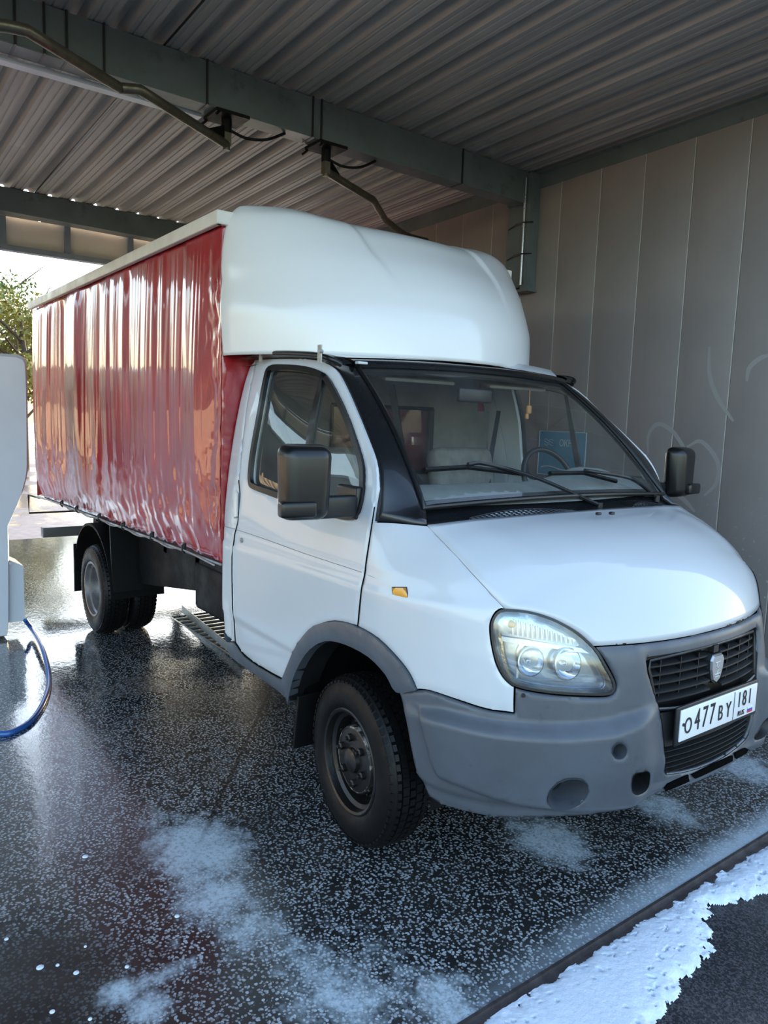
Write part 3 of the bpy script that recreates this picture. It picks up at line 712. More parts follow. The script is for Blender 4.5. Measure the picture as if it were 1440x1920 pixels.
def shed(x,y,w,d,h,rot,mat,label,nm='building'):
    t=thing(nm,(x,y,-.03),label,'building'); ca,sa=math.cos(rot),math.sin(rot); R=[[ca,-sa,0],[sa,ca,0],[0,0,1]]
    MB().box((x,y,h/2),(w,d,h),R).build('wall',mat,t,None); MB().box((x,y,h+.08),(w+.5,d+.5,.16),R).build('roof',bluegrey,t,None)
    for k in range(int(w/3)):
        for s_ in(-1,1):
            o=np.array(R)@np.array([-w/2+1.5+k*3,s_*(d/2+.0),h*.55]); MB().box(np.array([x,y,0])+o,(1.2,.08,h*.3),R).build('window',darkpane,t,None)
    return t
shed(-40,-8,16,5,3.9,math.radians(90),sandwall,'long sandy low building far to the left, mirrored in the tarpaulin')
fen=thing('corrugated_fence',(-8,-11,-.03),'sandy corrugated fence on the open left side, mirrored in the door glass','fence')
fa0,fa1=np.array([-26.,-8.9]),np.array([2.,-11.5]); fd=(fa1-fa0)/np.linalg.norm(fa1-fa0); fn_=np.array([-fd[1],fd[0]])
for k in range(28):
    V=[];F=[]; hts=1.75 if k%7!=3 else 2.3
    prf=[(0,0),(.08,0),(.12,.05),(.24,.05),(.28,0),(.40,0),(.44,.05),(.56,.05),(.60,0),(.72,0),(.76,.05),(.88,.05),(.92,0),(1.,0)]
    for zz_ in (-.03,hts):
        for a_,o_ in prf: q_=fa0+fd*(k+a_)+fn_*o_; V.append((q_[0],q_[1],zz_))
    for a_,o_ in prf: q_=fa0+fd*(k+a_)+fn_*(o_-.03); V.append((q_[0],q_[1],hts))
    n_=len(prf)
    for i in range(n_-1): F+=[(i,i+1,n_+i+1,n_+i),(n_+i,n_+i+1,2*n_+i+1,2*n_+i)]
    new('fence_panel',V,F,sandwall,fen)

shed(-29,-18.4,14,12,6.5,math.radians(0),pm('brown render',(.13,.10,.085),.8,var=.3,vscale=.5),'tall brown building behind the sandy fence, mirrored in the door glass')
m=MB().box2((-5.6,k0-.003,zr(-2,k0)-.075),(1.2,k0+.003,zr(-2,k0)+.10)); 
V=[(x,k0+dy,zr(x,k0)+dz) for x in(RX0,RX1) for dy,dz in((-.0045,-.003),(.0045,-.003),(.0045,.004),(-.0045,.004))]
MB().add(V,[(0,1,5,4),(1,2,6,5),(2,3,7,6),(3,0,4,7),(0,3,2,1),(4,5,6,7)]).build('sheet_seam',blackm,ceil,None)

ventback=pm('grey vent backing',(.62,.68,.74),.5)
slotm=pm('slot black',(.002,.002,.002),.9,spec=.03)
# ================= THE TRUCK =================
TR=thing('cargo_truck',(0,0,0),'white cargo truck with red tarpaulin body and white roof fairing, parked in the bay','truck')
BX0,BX1,BY=-5.42,-1.165,1.0
ZT,ZB=2.705,.945
def zbot(x): return .962+.019*(x+1.165)
# --- tarpaulin body
def n1(seed,n=400):
    r=np.random.RandomState(seed).rand(n)
    def f(u):
        u=np.asarray(u)%(n-1); i=u.astype(int); t=u-i; t=t*t*(3-2*t); return r[i]*(1-t)+r[(i+1)%n]*t-.5
    return f
na,nb_,nc,nd,ne=n1(1),n1(2),n1(3),n1(4),n1(5)
def fold(s,z):
    """cloth relief: folds run down from the top rail and drift"""
    h=(z-.95)/1.75
    u=s+.05*na(z*1.2+3)+.03*nb_(s*2+z)*(1-h)
    u2=s*1.0+.30*(1-h)*nc(s*1.1+2)+.10*(1-h)*nb_(s*3.1)
    fd_=sst(.05,.55,h)
    d=.045*na(u2*2.2+7)+.026*np.abs(nb_(u2*5.3))+(.010+.008*fd_)*nc(u*11.+2*nd(z*1.2))+.006*fd_*np.abs(nd(u*23.))+.0015*ne(u*40.+z*.7)+.012*nd(u2*7+z*2.3)*(1-fd_)
    env=sst(-.02,.30,h)*.75+.25
    top=1-sst(.90,1.0,h)*.85
    cr=.010*nd(s*16+9*ne(z*7))*ne(z*19+s*6)*4*sst(.42,.05,h)
    return d*env*top+cr
ns,nz_=560,64
def sidept(i,j,sg):
    s=(i/(ns-1))*(BX1-BX0); h=j/(nz_-1); x=BX1-s; z0=zbot(x)-.0; z=z0+(ZT-.055-z0)*h
    d=float(fold(s+(0 if sg<0 else 5.3),z)); edge=sst(0,.03,s)
    yy=BY-.016+d*edge+.02*math.sin(PI*h)*float(sst(0,.3,s))-.02*(1-float(sst(0,.12,h)))
    return (x,sg*yy,z)
S=np.linspace(0,BX1-BX0,ns);H=np.linspace(0,1,nz_)
def cloth(sg):
    SS,HH=np.meshgrid(S,H,indexing='ij'); X=BX1-SS; Z0=zbot(X); Z=Z0+(ZT-.055-Z0)*HH
    D=fold(SS+(0 if sg<0 else 5.3),Z); e=sst(0,.03,SS)
    Y=BY-.020+D*e+.02*np.sin(PI*HH)*sst(0,.3,SS)-.025*(1-sst(0,.12,HH))
    # crumples along the front edge
    cz=(sst(.30,.02,SS))*(.010*nd(SS*26+5*ne(Z*13))+.012*np.abs(nc(Z*21+SS*14)))*sst(1.0,.8,HH)
    Y=Y+cz
    V=np.stack([X,sg*Y,Z],-1).reshape(-1,3); F=[]
    for i in range(ns-1):
        for j in range(nz_-1):
            a=i*nz_+j; q=(a,a+1,a+nz_+1,a+nz_); F.append(q if sg<0 else q[::-1])
    return V,F
for sg in(-1,1):
    V,F=cloth(sg)
    if sg>0:V,F=V,F
    o=new('side_tarpaulin',V,F,tarp,TR,60)
    sm=o.modifiers.new('s','SOLIDIFY'); sm.thickness=.004; sm.offset=-1
# front sheet
nf_,ng_=150,90
Yg=np.linspace(-BY+.02,BY-.02,nf_); Hg=np.linspace(0,1,ng_)
YY,HH=np.meshgrid(Yg,Hg,indexing='ij'); ZZ=zbot(BX1)+(ZT-.055-zbot(BX1))*HH
ed=BY-.02-np.abs(YY)
DX=.012*na(YY*5+3)*nb_(ZZ*3)*2+sst(.16,.01,ed)*(.016*np.abs(nc(ZZ*19+YY*7))+.010*nd(ZZ*33))+.004*ne(YY*30+ZZ*9)
V=np.stack([BX1+DX*sst(0,.02,ed)-.004,YY,ZZ],-1).reshape(-1,3); F=[]
for i in range(nf_-1):
    for j in range(ng_-1): a=i*ng_+j; F.append((a,a+ng_,a+ng_+1,a+1))
o=new('front_tarpaulin',V,F,tarp,TR,60); sm=o.modifiers.new('s','SOLIDIFY'); sm.thickness=.004; sm.offset=-1
V=[(BX0,-BY+.02,.88),(BX0,BY-.02,.88),(BX0,BY-.02,ZT-.05),(BX0,-BY+.02,ZT-.05)]
new('rear_tarpaulin',V,[(0,3,2,1)],tarp,TR)
# top trim band and roof
for sg in(-1,1):
    m=MB(); m.cbox(((BX0+BX1)/2,sg*(BY+.002),ZT-.028),(BX1-BX0+.05,.035,.066),.006); m.build('top_band',cream,TR)
m=MB(); m.cbox((BX1+.008,0,ZT-.028),(.035,2*BY+.03,.066),.006); m.build('top_band',cream,TR)
V,F=grid(24,9,lambda i,j:(BX0+(BX1-BX0)*i/23,-BY+2*BY*j/8,ZT+.004+.03*math.sin(PI*j/8)+.006*math.sin(i*2.2)*math.sin(PI*j/8)))
new('roof_tarpaulin',V,F,cream,TR,60)
# hem, rope, hooks
m=MB(); P=[(x,-BY+.035,zbot(x)-.008) for x in np.linspace(BX0,BX1,30)]
m.tube([( x,-BY+.022,z) for x,y,z in P],.007,6); m.build('bottom_rail',galv,TR)
m=MB(); m.box(((BX0+BX1)/2,0,zbot(-3.3)+.0),(BX1-BX0-.04,2*BY-.16,.07),[[math.cos(.019),0,-math.sin(.019)],[0,1,0],[math.sin(.019),0,math.cos(.019)]]); m.build('floor_frame',blackf,TR,None)
hx=[pl(x,y,1,-BY)[0] for x,y in ((118,945),(146,955),(188,966),(233,988),(287,1010),(347,1034))]
rp=[]
for x in hx:
    z=zbot(x)
    hk=MB().tube([(x,-BY-.002,z-.01),(x,-BY-.016,z+.005),(x,-BY-.018,z+.035),(x,-BY-.002,z+.045)],.006,6).box((x,-BY-.004,z+.025),(.03,.012,.05)); hk.build('tie_hook',blackp,TR,None)
xs=sorted(hx); 
for a,b in zip(xs[:-1],xs[1:]): rp+=[(a,-BY-.010,zbot(a)+.012),((a+b)/2,-BY-.006,zbot((a+b)/2)-.010)]
rp+=[(xs[-1],-BY-.01,zbot(xs[-1])+.01),(-1.20,-BY-.0,zbot(-1.2)-.015)]
MB().tube(spline([(BX0+.05,-BY-.004,zbot(BX0)-.01)]+rp,n=4),.005,6).build('lacing_rope',rope_m,TR,60)
# --- chassis
for sg in(-1,1):
    MB().box2((BX0+.15,sg*.36,.60),(.55,sg*.42,.76)).build('chassis_rail',blackf,TR)
for x in (-5.1,-4.3,-2.7,-1.9,-1.25): MB().box((x,0,.68),(.08,.74,.12)).build('cross_member',blackf,TR)
for x in np.arange(-5.2,-1.2,.55): MB().box((x,0,.83),(.06,1.6,.08)).build('floor_bearer',blackf,TR)
# spare wheel, tank and battery box behind the cab
MB().cbox((-1.62,-.62,.68),(.62,.38,.30),.03).build('fuel_tank',blackf,TR)
MB().cbox((-2.15,.58,.66),(.55,.34,.28),.03).build('battery_box',blackf,TR)
m=MB(); m.tube([(-3.5,-.86,.345),(-3.5,.86,.345)],.05,12).lathe([(.0,-.15),(.14,-.1),(.17,0),(.14,.1),(0,.15)],(-3.5,0,.345),'x',16); m.build('rear_axle',blackf,TR)
for sg in(-1,1):
    m=MB()
    for k in range(4): m.tube([(-3.5-.62+.1*k,sg*.50,.50-.014*k),(-3.5,sg*.50,.41-.014*k),(-3.5+.62-.1*k,sg*.50,.50-.014*k)],.012,4)
    m.build('leaf_spring',blackf,TR)
MB().tube([(-3.4,0,.36),(-1.9,0,.52),(-.2,0,.55)],.035,10).build('drive_shaft',blackf,TR)
MB().tube([(-.05,.6,.30),(-.05,-.6,.30)],.04,10).build('front_axle',blackf,TR)
MB().box2((-1.05,-.44,.40),(.6,.44,.62)).build('engine_undertray',blackf,TR,None)
MB().tube([(-.9,.3,.42),(-2.6,.28,.42),(-3.0,.5,.60),(-4.2,.55,.5)],.035,8).build('exhaust_pipe',blackf,TR,60)
# rear mudguards and flaps
for sg in(-1,1):
    m=MB(); V=[];F=[]
    ang=[math.radians(a) for a in range(-2,183,12)]
    for a in ang:
        r=.46; x=-3.5+r*math.cos(a)*1.06; z=.40+r*math.sin(a)
        z=min(z,.86)
        V+=[(x,sg*.60,z),(x,sg*1.0,z),(x*1.0+.008*math.cos(a),sg*1.0,z-.02*(1 if z<.86 else .6)),(x,sg*.60,z-.02)]
    for i in range(len(ang)-1):
        for j in range(4): F.append((4*i+j,4*i+(j+1)%4,4*i+4+(j+1)%4,4*i+4+j))
    F+=[(0,1,2,3),tuple(4*(len(ang)-1)+j for j in(3,2,1,0))]
    m.add(V,F).build('rear_mudguard',blackf,TR,50)
    MB().box2((-4.02,sg*.62,.22),(-4.0,sg*1.0,.62)).build('mud_flap',rubber,TR)
    m=MB(); V=[(-3.05,sg*.985,.90),(-3.02,sg*.985,.62),(-2.98,sg*.985,.42),(-3.0,sg*.62,.42),(-3.05,sg*.62,.90)]; V2=[(x-.02,y,z) for x,y,z in V]
    m.add(V+V2,[(0,1,2,3,4),(9,8,7,6,5)]+[(i,i+5,(i+1)%5+5,(i+1)%5) for i in range(5)]); m.build('mud_flap',rubber,TR)
    m=MB(); V=[(-2.98,sg*.80,.88),(-1.3,sg*.80,.93),(-1.3,sg*.80,.72),(-1.9,sg*.80,.64),(-2.98,sg*.80,.47)]; V2=[(x,y-sg*.015,z) for x,y,z in V]
    m.add(V+V2,[(0,1,2,3,4),(9,8,7,6,5)]+[(i,i+5,(i+1)%5+5,(i+1)%5) for i in range(5)]); m.build('side_guard',blackf,TR)
MB().cbox((-5.50,0,.50),(.10,1.86,.10),.006).build('underrun_bar',pm('bar grey',(.09,.095,.10),.4,coat=.3),TR)
for sg in(-1,1): MB().box2((-5.48,sg*.38,.50),(-5.3,sg*.44,.74)).build('bar_bracket',blackf,TR)
q=[pl(x,y,1,-.92) for x,y in ((54,934),(54,963))]
x_=-5.95; zz=[pl(54,928,0,x_)[2],pl(54,962,0,x_)[2]]; yy=pl(54,945,0,x_)[1]
MB().tube([(x_+.5,yy,zz[0]+.02),(x_,yy,zz[0]),(x_,yy,zz[1]),(x_,yy+1.0,zz[1])],.010,6).build('lamp_frame',blackf,TR,None)
MB().tube([(x_,yy+1.0,zz[1]),(x_+.5,yy+1.0,.80)],.010,6).build('lamp_frame',blackf,TR,None)

# --- wheels
wornm=pm('worn hub edge',(.022,.02,.019),.4,metal=.2,var=.3,vscale=30,dirt=((.33,.31,.28),30,.50,.9))
def wheel(x,y,sg,style,steer=0.,parent=TR,face=1):
    """style: 'front' dome-out disc, 'rear' deep dish, 'inner' tyre only"""
    R=.343; Rr=.205; w=.092
    n=72
    prof=[(Rr,-.075),(Rr+.012,-.088),(.24,-.098),(.28,-.097),(.31,-.090),(.330,-.078),(.338,-.066),(.334,-.045),(.334,-.043),(.341,-.041),(.343,-.015),(.336,-.013),(.336,.013),(.343,.015),(.341,.041),(.334,.043),(.334,.045),(.338,.066),(.330,.078),(.31,.090),(.28,.097),(.24,.098),(Rr+.012,.088),(Rr,.075)]
    m=MB().lathe(prof,(0,0,0),'y',n,closed=True)
    ty=m.build('tyre',rubber,None,30); parts=[ty]
    m=MB()
    for k in range(60):
        for row,(o0,o1,r0) in enumerate(((-.088,-.050,.331),(-.044,-.017,.341),(-.011,.011,.341),(.017,.044,.341),(.050,.088,.331))):
            a=2*PI*(k+(.5 if row%2 else 0))/60; da=2*PI/60*.34
            r1=r0+.008 if row not in(0,4) else None
            V=[]
            for aa in(a-da,a+da):
                for oo in(o0,o1):
                    if row==0: rb=.318 if oo==o0 else .336; rt=.326 if oo==o0 else .344
                    elif row==4: rb=.336 if oo==o0 else .318; rt=.344 if oo==o0 else .326
                    else: rb=.335;rt=.3455
                    if row in(0,4): pass
                    for r_ in(rb,rt): V.append((r_*math.cos(aa),oo,r_*math.sin(aa)))
            m.add(V,[(0,1,3,2),(4,6,7,5),(0,4,5,1),(2,3,7,6),(1,5,7,3),(0,2,6,4)])
    tb_=m.build('tread_blocks',rubber,None,None,'stuff'); parts.append(tb_)
    if style=='front':
        rp_=[(Rr+.006,.083),(Rr+.010,.088),(Rr+.004,.092),(Rr-.006,.088),(Rr-.012,.06),(.178,.050),(.172,.02),(.168,-.005),(.152,-.004),(.143,.020),(.139,.050),(.133,.060),(.122,.064),(.060,.062),(.052,.064),(.048,.080),(.030,.088),(0,.090)]
        parts.append(MB().lathe([(.1405,.030),(.1405,.050),(.1345,.0612),(.130,.0635),(.128,.0625),(.1335,.0585),(.1385,.048),(.1385,.030)],(0,0,0),'y',64,closed=True).build('hub_ring',wornm,None,30))
        rim=MB().lathe(rp_,(0,0,0),'y',64).lathe([(Rr-.004,.085),(Rr-.012,.04),(Rr-.02,-.08)],(0,0,0),'y',48).build('wheel_rim',steel_d,None,30); parts.append(rim)
        for k in range(6):
            a=2*PI*k/6+.3; m=MB().lathe([(.016,.058),(.016,.080),(.009,.084),(.008,.094),(0,.095)],(.092*math.cos(a),0,.092*math.sin(a)),'y',6); parts.append(m.build('lug_nut',steel_d,None,30))
        for k in range(8):
            a=2*PI*k/8; m=MB().cbox((.155*math.cos(a),.0005,.155*math.sin(a)),(.018,.012,.045),.003,[[math.cos(a),0,-math.sin(a)],[0,1,0],[math.sin(a),0,math.cos(a)]]); parts.append(m.build('vent_slot',blackm,None,None))
    elif style=='rear':
        rp_=[(Rr+.008,.084),(Rr+.012,.090),(Rr+.004,.094),(Rr-.006,.090),(Rr-.010,.062),(.182,.052),(.178,.02),(.172,-.02),(.165,-.035),(.150,-.030),(.120,-.022),(.10,-.026),(.075,-.028),(.062,-.022),(.060,.0),(.052,.012),(0,.014)]
        rim=MB().lathe(rp_,(0,0,0),'y',64).build('wheel_rim',steel_g,None,30); parts.append(rim)
        for k in range(6):
            a=2*PI*k/6; parts.append(MB().lathe([(.013,-.03),(.013,-.004),(0,-.002)],(.098*math.cos(a),0,.098*math.sin(a)),'y',6).build('lug_nut',steel_d,None,30))
        for k in range(8):
            a=2*PI*k/8+.2; parts.append(MB().lathe([(.017,-.034),(.017,-.0225),(0,-.0222)],(.140*math.cos(a),0,.140*math.sin(a)),'y',12).build('vent_hole',blackm,None,None))
    w0=thing if False else None
    e=bpy.data.objects.new('wheel',None); C.objects.link(e); e.parent=parent; e.location=(x,y,R)
    Mx=Matrix.Rotation(steer,4,'Z')@(Matrix.Identity(4) if sg>0 else Matrix.Rotation(PI,4,'Z'))
    e.rotation_euler=Mx.to_euler()
    for p_ in parts: p_.parent=e
    return e
wheel(0,-.852,-1,'front',math.radians(-5)); wheel(0,.852,1,'front',math.radians(-5))
for sg in(-1,1): wheel(-3.5,sg*.905,sg,'rear'); wheel(-3.5,sg*.685,-sg,'rear')

# --- cab skin panels: outlines taken in picture positions and laid on the cab skin
def wc(pts,n=3,closed=False): return onW(spline(pts,closed,n))
door_front=[(600,674),(627,688),(645,718),(667,768),(690,825),(703,862),(707,903),(702,950),(697,983),(688,1040),(682,1083),(677,1133),(673,1174)]
door_arch=[(673,1174),(630,1165),(592,1175),(573,1193),(557,1217),(543,1250),(534,1272)]
door_bot=[(534,1272),(523,1270),(483,1247),(457,1227),(441,1204)]
door_rear=[(441,1204),(438,1140),(437,1043),(441,980),(447,900),(455,820),(464,750),(481,673)]
door_top=[(481,673),(520,671),(570,671),(600,674)]
def cat(*a):
    out=list(a[0])
    for s in a[1:]: out+= [s[0]]+list(s) if False else [out[-1]]+list(s[1:])
    return out
door_px=cat(door_front,door_arch,door_bot,door_rear,door_top)[:-1]
win_px=[(507,690),(533,687),(573,690),(603,699),(617,710),(633,737),(653,780),(670,827),(682,868),(684,900),(682,935),(674,962),(662,973),(640,972),(600,962),(560,948),(517,931),(478,916),(470,905),(470,880),(475,840),(487,773),(498,712)]
doorW=onW(spline(door_px,True,3)); winW=onW(spline(win_px,True,3))
def shrink(c,d):
    """move a closed contour inwards by d metres"""
    c=np.array(c); T=np.roll(c,-1,0)-np.roll(c,1,0); T/=np.linalg.norm(T,axis=1)[:,None]+1e-12
    N=np.stack([-T[:,1],T[:,0]],1); A=.5*np.sum(c[:,0]*np.roll(c[:,1],-1)-np.roll(c[:,0],-1)*c[:,1])
    if A<0:N=-N
    return c+N*d
def ring(name,outer,inner,surf,mat,parent,th=.01,lift=0,step=.02,mirror=False,smooth=60): return patch(name,outer,surf,mat,parent,[inner],step,th,lift,1,smooth,mirror,lip=0)
def doordisp(uv):
    x=uv[:,0]; z=uv[:,1]
    z1=lin(x,[-1.3,0,.6],[1.080,1.105,1.125]); z2=lin(x,[-1.3,-.1],[.715,.70]); zz=lin(x,[-1.3,-.02],[1.163,1.158])
    d=.007*sst(-.010,.010,z1-z)-.003*np.exp(-((z-zz)/.008)**2)
    d+= -.006*sst(-.01,.012,z2-z)*(x<.2)
    hp=np.exp(-(((x+1.10)/.035)**4+((z-1.27)/.10)**4)); d-=.016*hp
    return d
for mir in(False,True):
    kk_=np.array([1,-1,1] if mir else [1,1,1])
    dr=patch('cab_door',shrink(doorW,.0045),W3,white,TR,[shrink(winW,.004)],.014,.03,.001,1,40,mir,doordisp)
    ring('window_seal',shrink(winW,-.004),shrink(winW,.020),W3,blackm,dr,.02,.013,.02,mir)
    wi=shrink(winW,.018)
    patch('window_glass',wi,W3,glass_s,dr,(),.05,.004,-.010,1,60,mir)
    dv=onW([(601,700),(607,703),(583,835),(567,945),(557,943),(572,835)]); patch('window_divider',dv,W3,blackm,dr,(),.03,.012,.004,1,40,mir)
    # handle recess and lock
    sgn=1 if mir else -1
    P,n,t,u=Wf(-1.10,1.27); P=P*np.array([1,-sgn*-1 if False else (1 if sgn<0 else -1),1])
    hpx=onW([(437,925),(441,918),(444,925),(443,968),(438,972),(435,960)])
    patch('door_handle',hpx,W3,white2,dr,(),.02,.012,.004,1,40,mir)
    kh=onW([(454,1013)])[0]; P,n,t,u=Wf(*kh); 
    if mir: P=P*[1,-1,1]; n=n*[1,-1,1]
    MB().cyl(P-n*.002,P+n*.008,.012,14).cyl(P+n*.008,P+n*.010,.005,8).build('door_lock',galv,dr)
    # rear pillar, sill, flare, fender
    dre=onW(spline(door_rear,False,3)); zz0=np.linspace(1.985,.600,24)
    rpW=np.concatenate([dre[::-1],[(-1.262,z) for z in zz0[1:]]][::1]) if False else np.concatenate([dre,[(-1.262,z) for z in zz0],[(-1.235,.575)]])
    patch('rear_pillar',shrink(rpW,.003),W3,white,TR,(),.014,.03,.001,1,40,mir,doordisp)
    sill=cat([(420,1185),(426,1202),(440,1206),(457,1229),(483,1249),(523,1272),(535,1274)],[(535,1274),(547,1242),(549,1290),(545,1315)],[(545,1315),(526,1297),(484,1266),(440,1235),(430,1223),(422,1196)])
    patch('sill_trim',onW(spline([(420,1186),(420,1186),(426,1203),(440,1206),(457,1229),(483,1249),(523,1272),(523,1272),(536,1275),(536,1275),(545,1316),(545,1316),(526,1298),(484,1267),(440,1236),(430,1224)],True,3)),W3,greyp,TR,(),.025,.03,.008,1,40,mir)
    fo_=[(534,1272),(543,1250),(557,1217),(573,1193),(592,1174),(616,1166),(640,1165),(673,1174),(711,1197),(747,1233),(769,1262),(783,1293)]
    fi_=[(749,1296),(729,1263),(697,1230),(653,1207),(617,1201),(588,1216),(567,1245),(554,1277),(545,1317)]
    fl=onW(spline(fo_+[fo_[-1]]+fi_+[fi_[-1]],True,3))
    f_=patch('arch_flare',fl,W3,greyp,TR,(),.02,.05,.022,1,45,mir)
    # inner lip turning into the wheelhouse
    a=W3(onW(spline(fi_,False,3))); N=nrm(W3,onW(spline(fi_,False,3)))
    V=[];F=[]
    for i in range(len(a)):
        for dd_ in(.018,-.04,-.14): V.append(a[i]+N[i]*dd_)
    V=np.array(V)*([1,-1,1] if mir else [1,1,1])
    for i in range(len(a)-1):
        for j in range(2): F.append((3*i+j,3*i+j+1,3*i+j+4,3*i+j+3))
    new('flare_lip',V,F,blackp,f_,60)
    fe=cat([(697,978),(740,979),(789,983),(802,984)],[(802,984),(850,1034),(900,1089),(946,1140)],[(946,1140),(931,1147),(921,1164),(919,1181),(922,1208),(930,1242),(941,1265),(953,1279),(965,1288)],[(965,1288),(964,1336)],[(964,1336),(913,1329),(859,1312),(808,1295),(783,1292)],[(783,1292),(769,1262),(747,1233),(711,1197),(673,1174)],[(673,1174),(677,1133),(682,1083),(688,1040),(697,978)])[:-1]
    feW=onW(spline(fe,True,3))
    fn=patch('front_fender',shrink(feW,.0035),W3,white,TR,(),.015,.02,.001,1,40,mir,doordisp)
    tsp=onW(spline([(737,1102),(737,1102),(763,1102),(763,1102),(766,1122),(766,1122),(739,1115),(739,1115)],True,2)); patch('side_repeater',tsp,W3,amber,TR,(),.02,.004,.010,1,40,mir)
    ring('repeater_bezel',shrink(tsp,-.003),shrink(tsp,.001),W3,blackp,TR,.004,.006,.02,mir)
    for gp_ in (door_front[7:],door_rear[:5],[(534,1272),(523,1270),(483,1247),(457,1227),(441,1204)]):
        c_=onW(spline(gp_,False,3)); MB().tube((W3(c_)+nrm(W3,c_)*(doordisp(c_)[:,None]-.001))*kk_,.0026,6).build('door_gap',slotm,TR,60)
    bkp=[(x_,z_) for x_,z_ in [(-1.22,.62),(-.50,.62),(-.43,.80),(-.30,.93),(-.02,1.0),(.25,.95),(.40,.85),(.52,.86),(.55,1.12),(.20,1.28),(.02,1.30),(-.12,1.28),(-1.22,1.28)]]
    patch('inner_shell',np.array(bkp),W3,blackf,TR,(),.06,.004,-.040,1,60,mir)
# --- black A-pillar base panel between door and windscreen
dfW=onW(spline([(600,674),(627,688),(645,718),(667,768),(690,825),(703,862),(707,903),(702,950),(697,976)],False,4)); DF=W3(dfW)-nrm(W3,dfW)*.014+np.array([-.006,0,0])
WSB=np.array([.2187,-.7816,1.397]); WST=np.array([-.40,-.6865,1.965])
def resample(P,n):
    d=np.concatenate([[0],np.cumsum(np.linalg.norm(np.diff(P,axis=0),axis=1))]); t=np.linspace(0,d[-1],n); return np.stack([np.interp(t,d,P[:,k]) for k in range(3)],1)
# windscreen: lower and upper bows
def wlow(s):  # s in -1..1 across (s=-1 near side)
    return np.array([.2187+.03*(1-abs(s)**2.2),.7816*s,1.397+.020*(1-s*s)])
def wup(s): return np.array([-.40+.05*(1-abs(s)**2.2),.6865*s,1.958+.018*(1-s*s)])
def ws(s,t):
    a=wlow(s);b=wup(s);p=a+(b-a)*t; p=p+np.array([.035,0,.045])*math.sin(PI*t)*.55; return p
for mir in(False,True):
    k=[1,-1,1] if mir else [1,1,1]
    nn=30; A=resample(DF,nn)[::-1]   # bottom..top
    Bp=np.array([ws(-.995,i/(nn-1))+np.array([.004,0,.004]) for i in range(nn)])
    # bottom continues to the bonnet corner
    corner=W3(onW([(800,982)]))[0]
    ext=np.array([corner*(1-i/6)+Bp[0]*(i/6) for i in range(6)]); Bp=resample(np.concatenate([ext,Bp]),nn)
    V=[];F=[];nc_=7
    for i in range(nn):
        for j in range(nc_):
            t=j/(nc_-1); p=A[i]*(1-t)+Bp[i]*t; out=np.array([.6,-.75,.25]); p=p+out*.018*math.sin(PI*t)*(.4+.6*math.sin(PI*min(1,i/nn*1.0)))
            V.append(p*k)
    for i in range(nn-1):
        for j in range(nc_-1): a=i*nc_+j; F.append((a,a+1,a+nc_+1,a+nc_))
    o=new('windscreen_pillar',V,F,blackg,TR,50); sm=o.modifiers.new('s','SOLIDIFY'); sm.thickness=.03; sm.offset=-1 if not mir else 1
    bm=None
# windscreen glass + rubber
nu,nv=33,17
V,F=grid(nu,nv,lambda i,j: ws(-1+2*i/(nu-1),j/(nv-1)))
new('windscreen_glass',V,F,glass,TR,60)
e_=[ws(-1+2*i/(nu-1),0) for i in range(nu)]+[ws(1,j/(nv-1)) for j in range(1,nv)]+[ws(1-2*i/(nu-1),1) for i in range(1,nu)]+[ws(-1,1-j/(nv-1)) for j in range(1,nv-1)]
MB().tube([p+np.array([.004,0,.006]) for p in e_],.011,8,closed=True).build('windscreen_seal',blackm,TR,60)
# black frit band inside the glass edge (lower band)
V,F=grid(nu,3,lambda i,j: ws(-1+2*i/(nu-1),.0+.05*j/2)-np.array([.006,0,.006])); new('glass_border',V,F,blackm,TR,60)
V,F=grid(nu,3,lambda i,j: ws(-1+2*i/(nu-1),.93+.07*j/2)-np.array([.006,0,.006])); new('glass_border',V,F,blackm,TR,60)
P=ws(-.99,.985)+np.array([.02,-.0,.02]); MB().cbox(P,(.03,.05,.012),.003).build('pillar_clip',white,TR)
# header visor above the windscreen
V,F=grid(nu,6,lambda i,j:(lambda s:wup(s*1.03)+np.array([[.016,.0,-.006],[.024,0,.008],[.014,0,.022],[-.008,0,.030],[-.04,0,.034],[-.10,0,.034]][j])*np.array([1,1,1]))(-1+2*i/(nu-1)))
o=new('header_visor',V,F,blackg,TR,60)
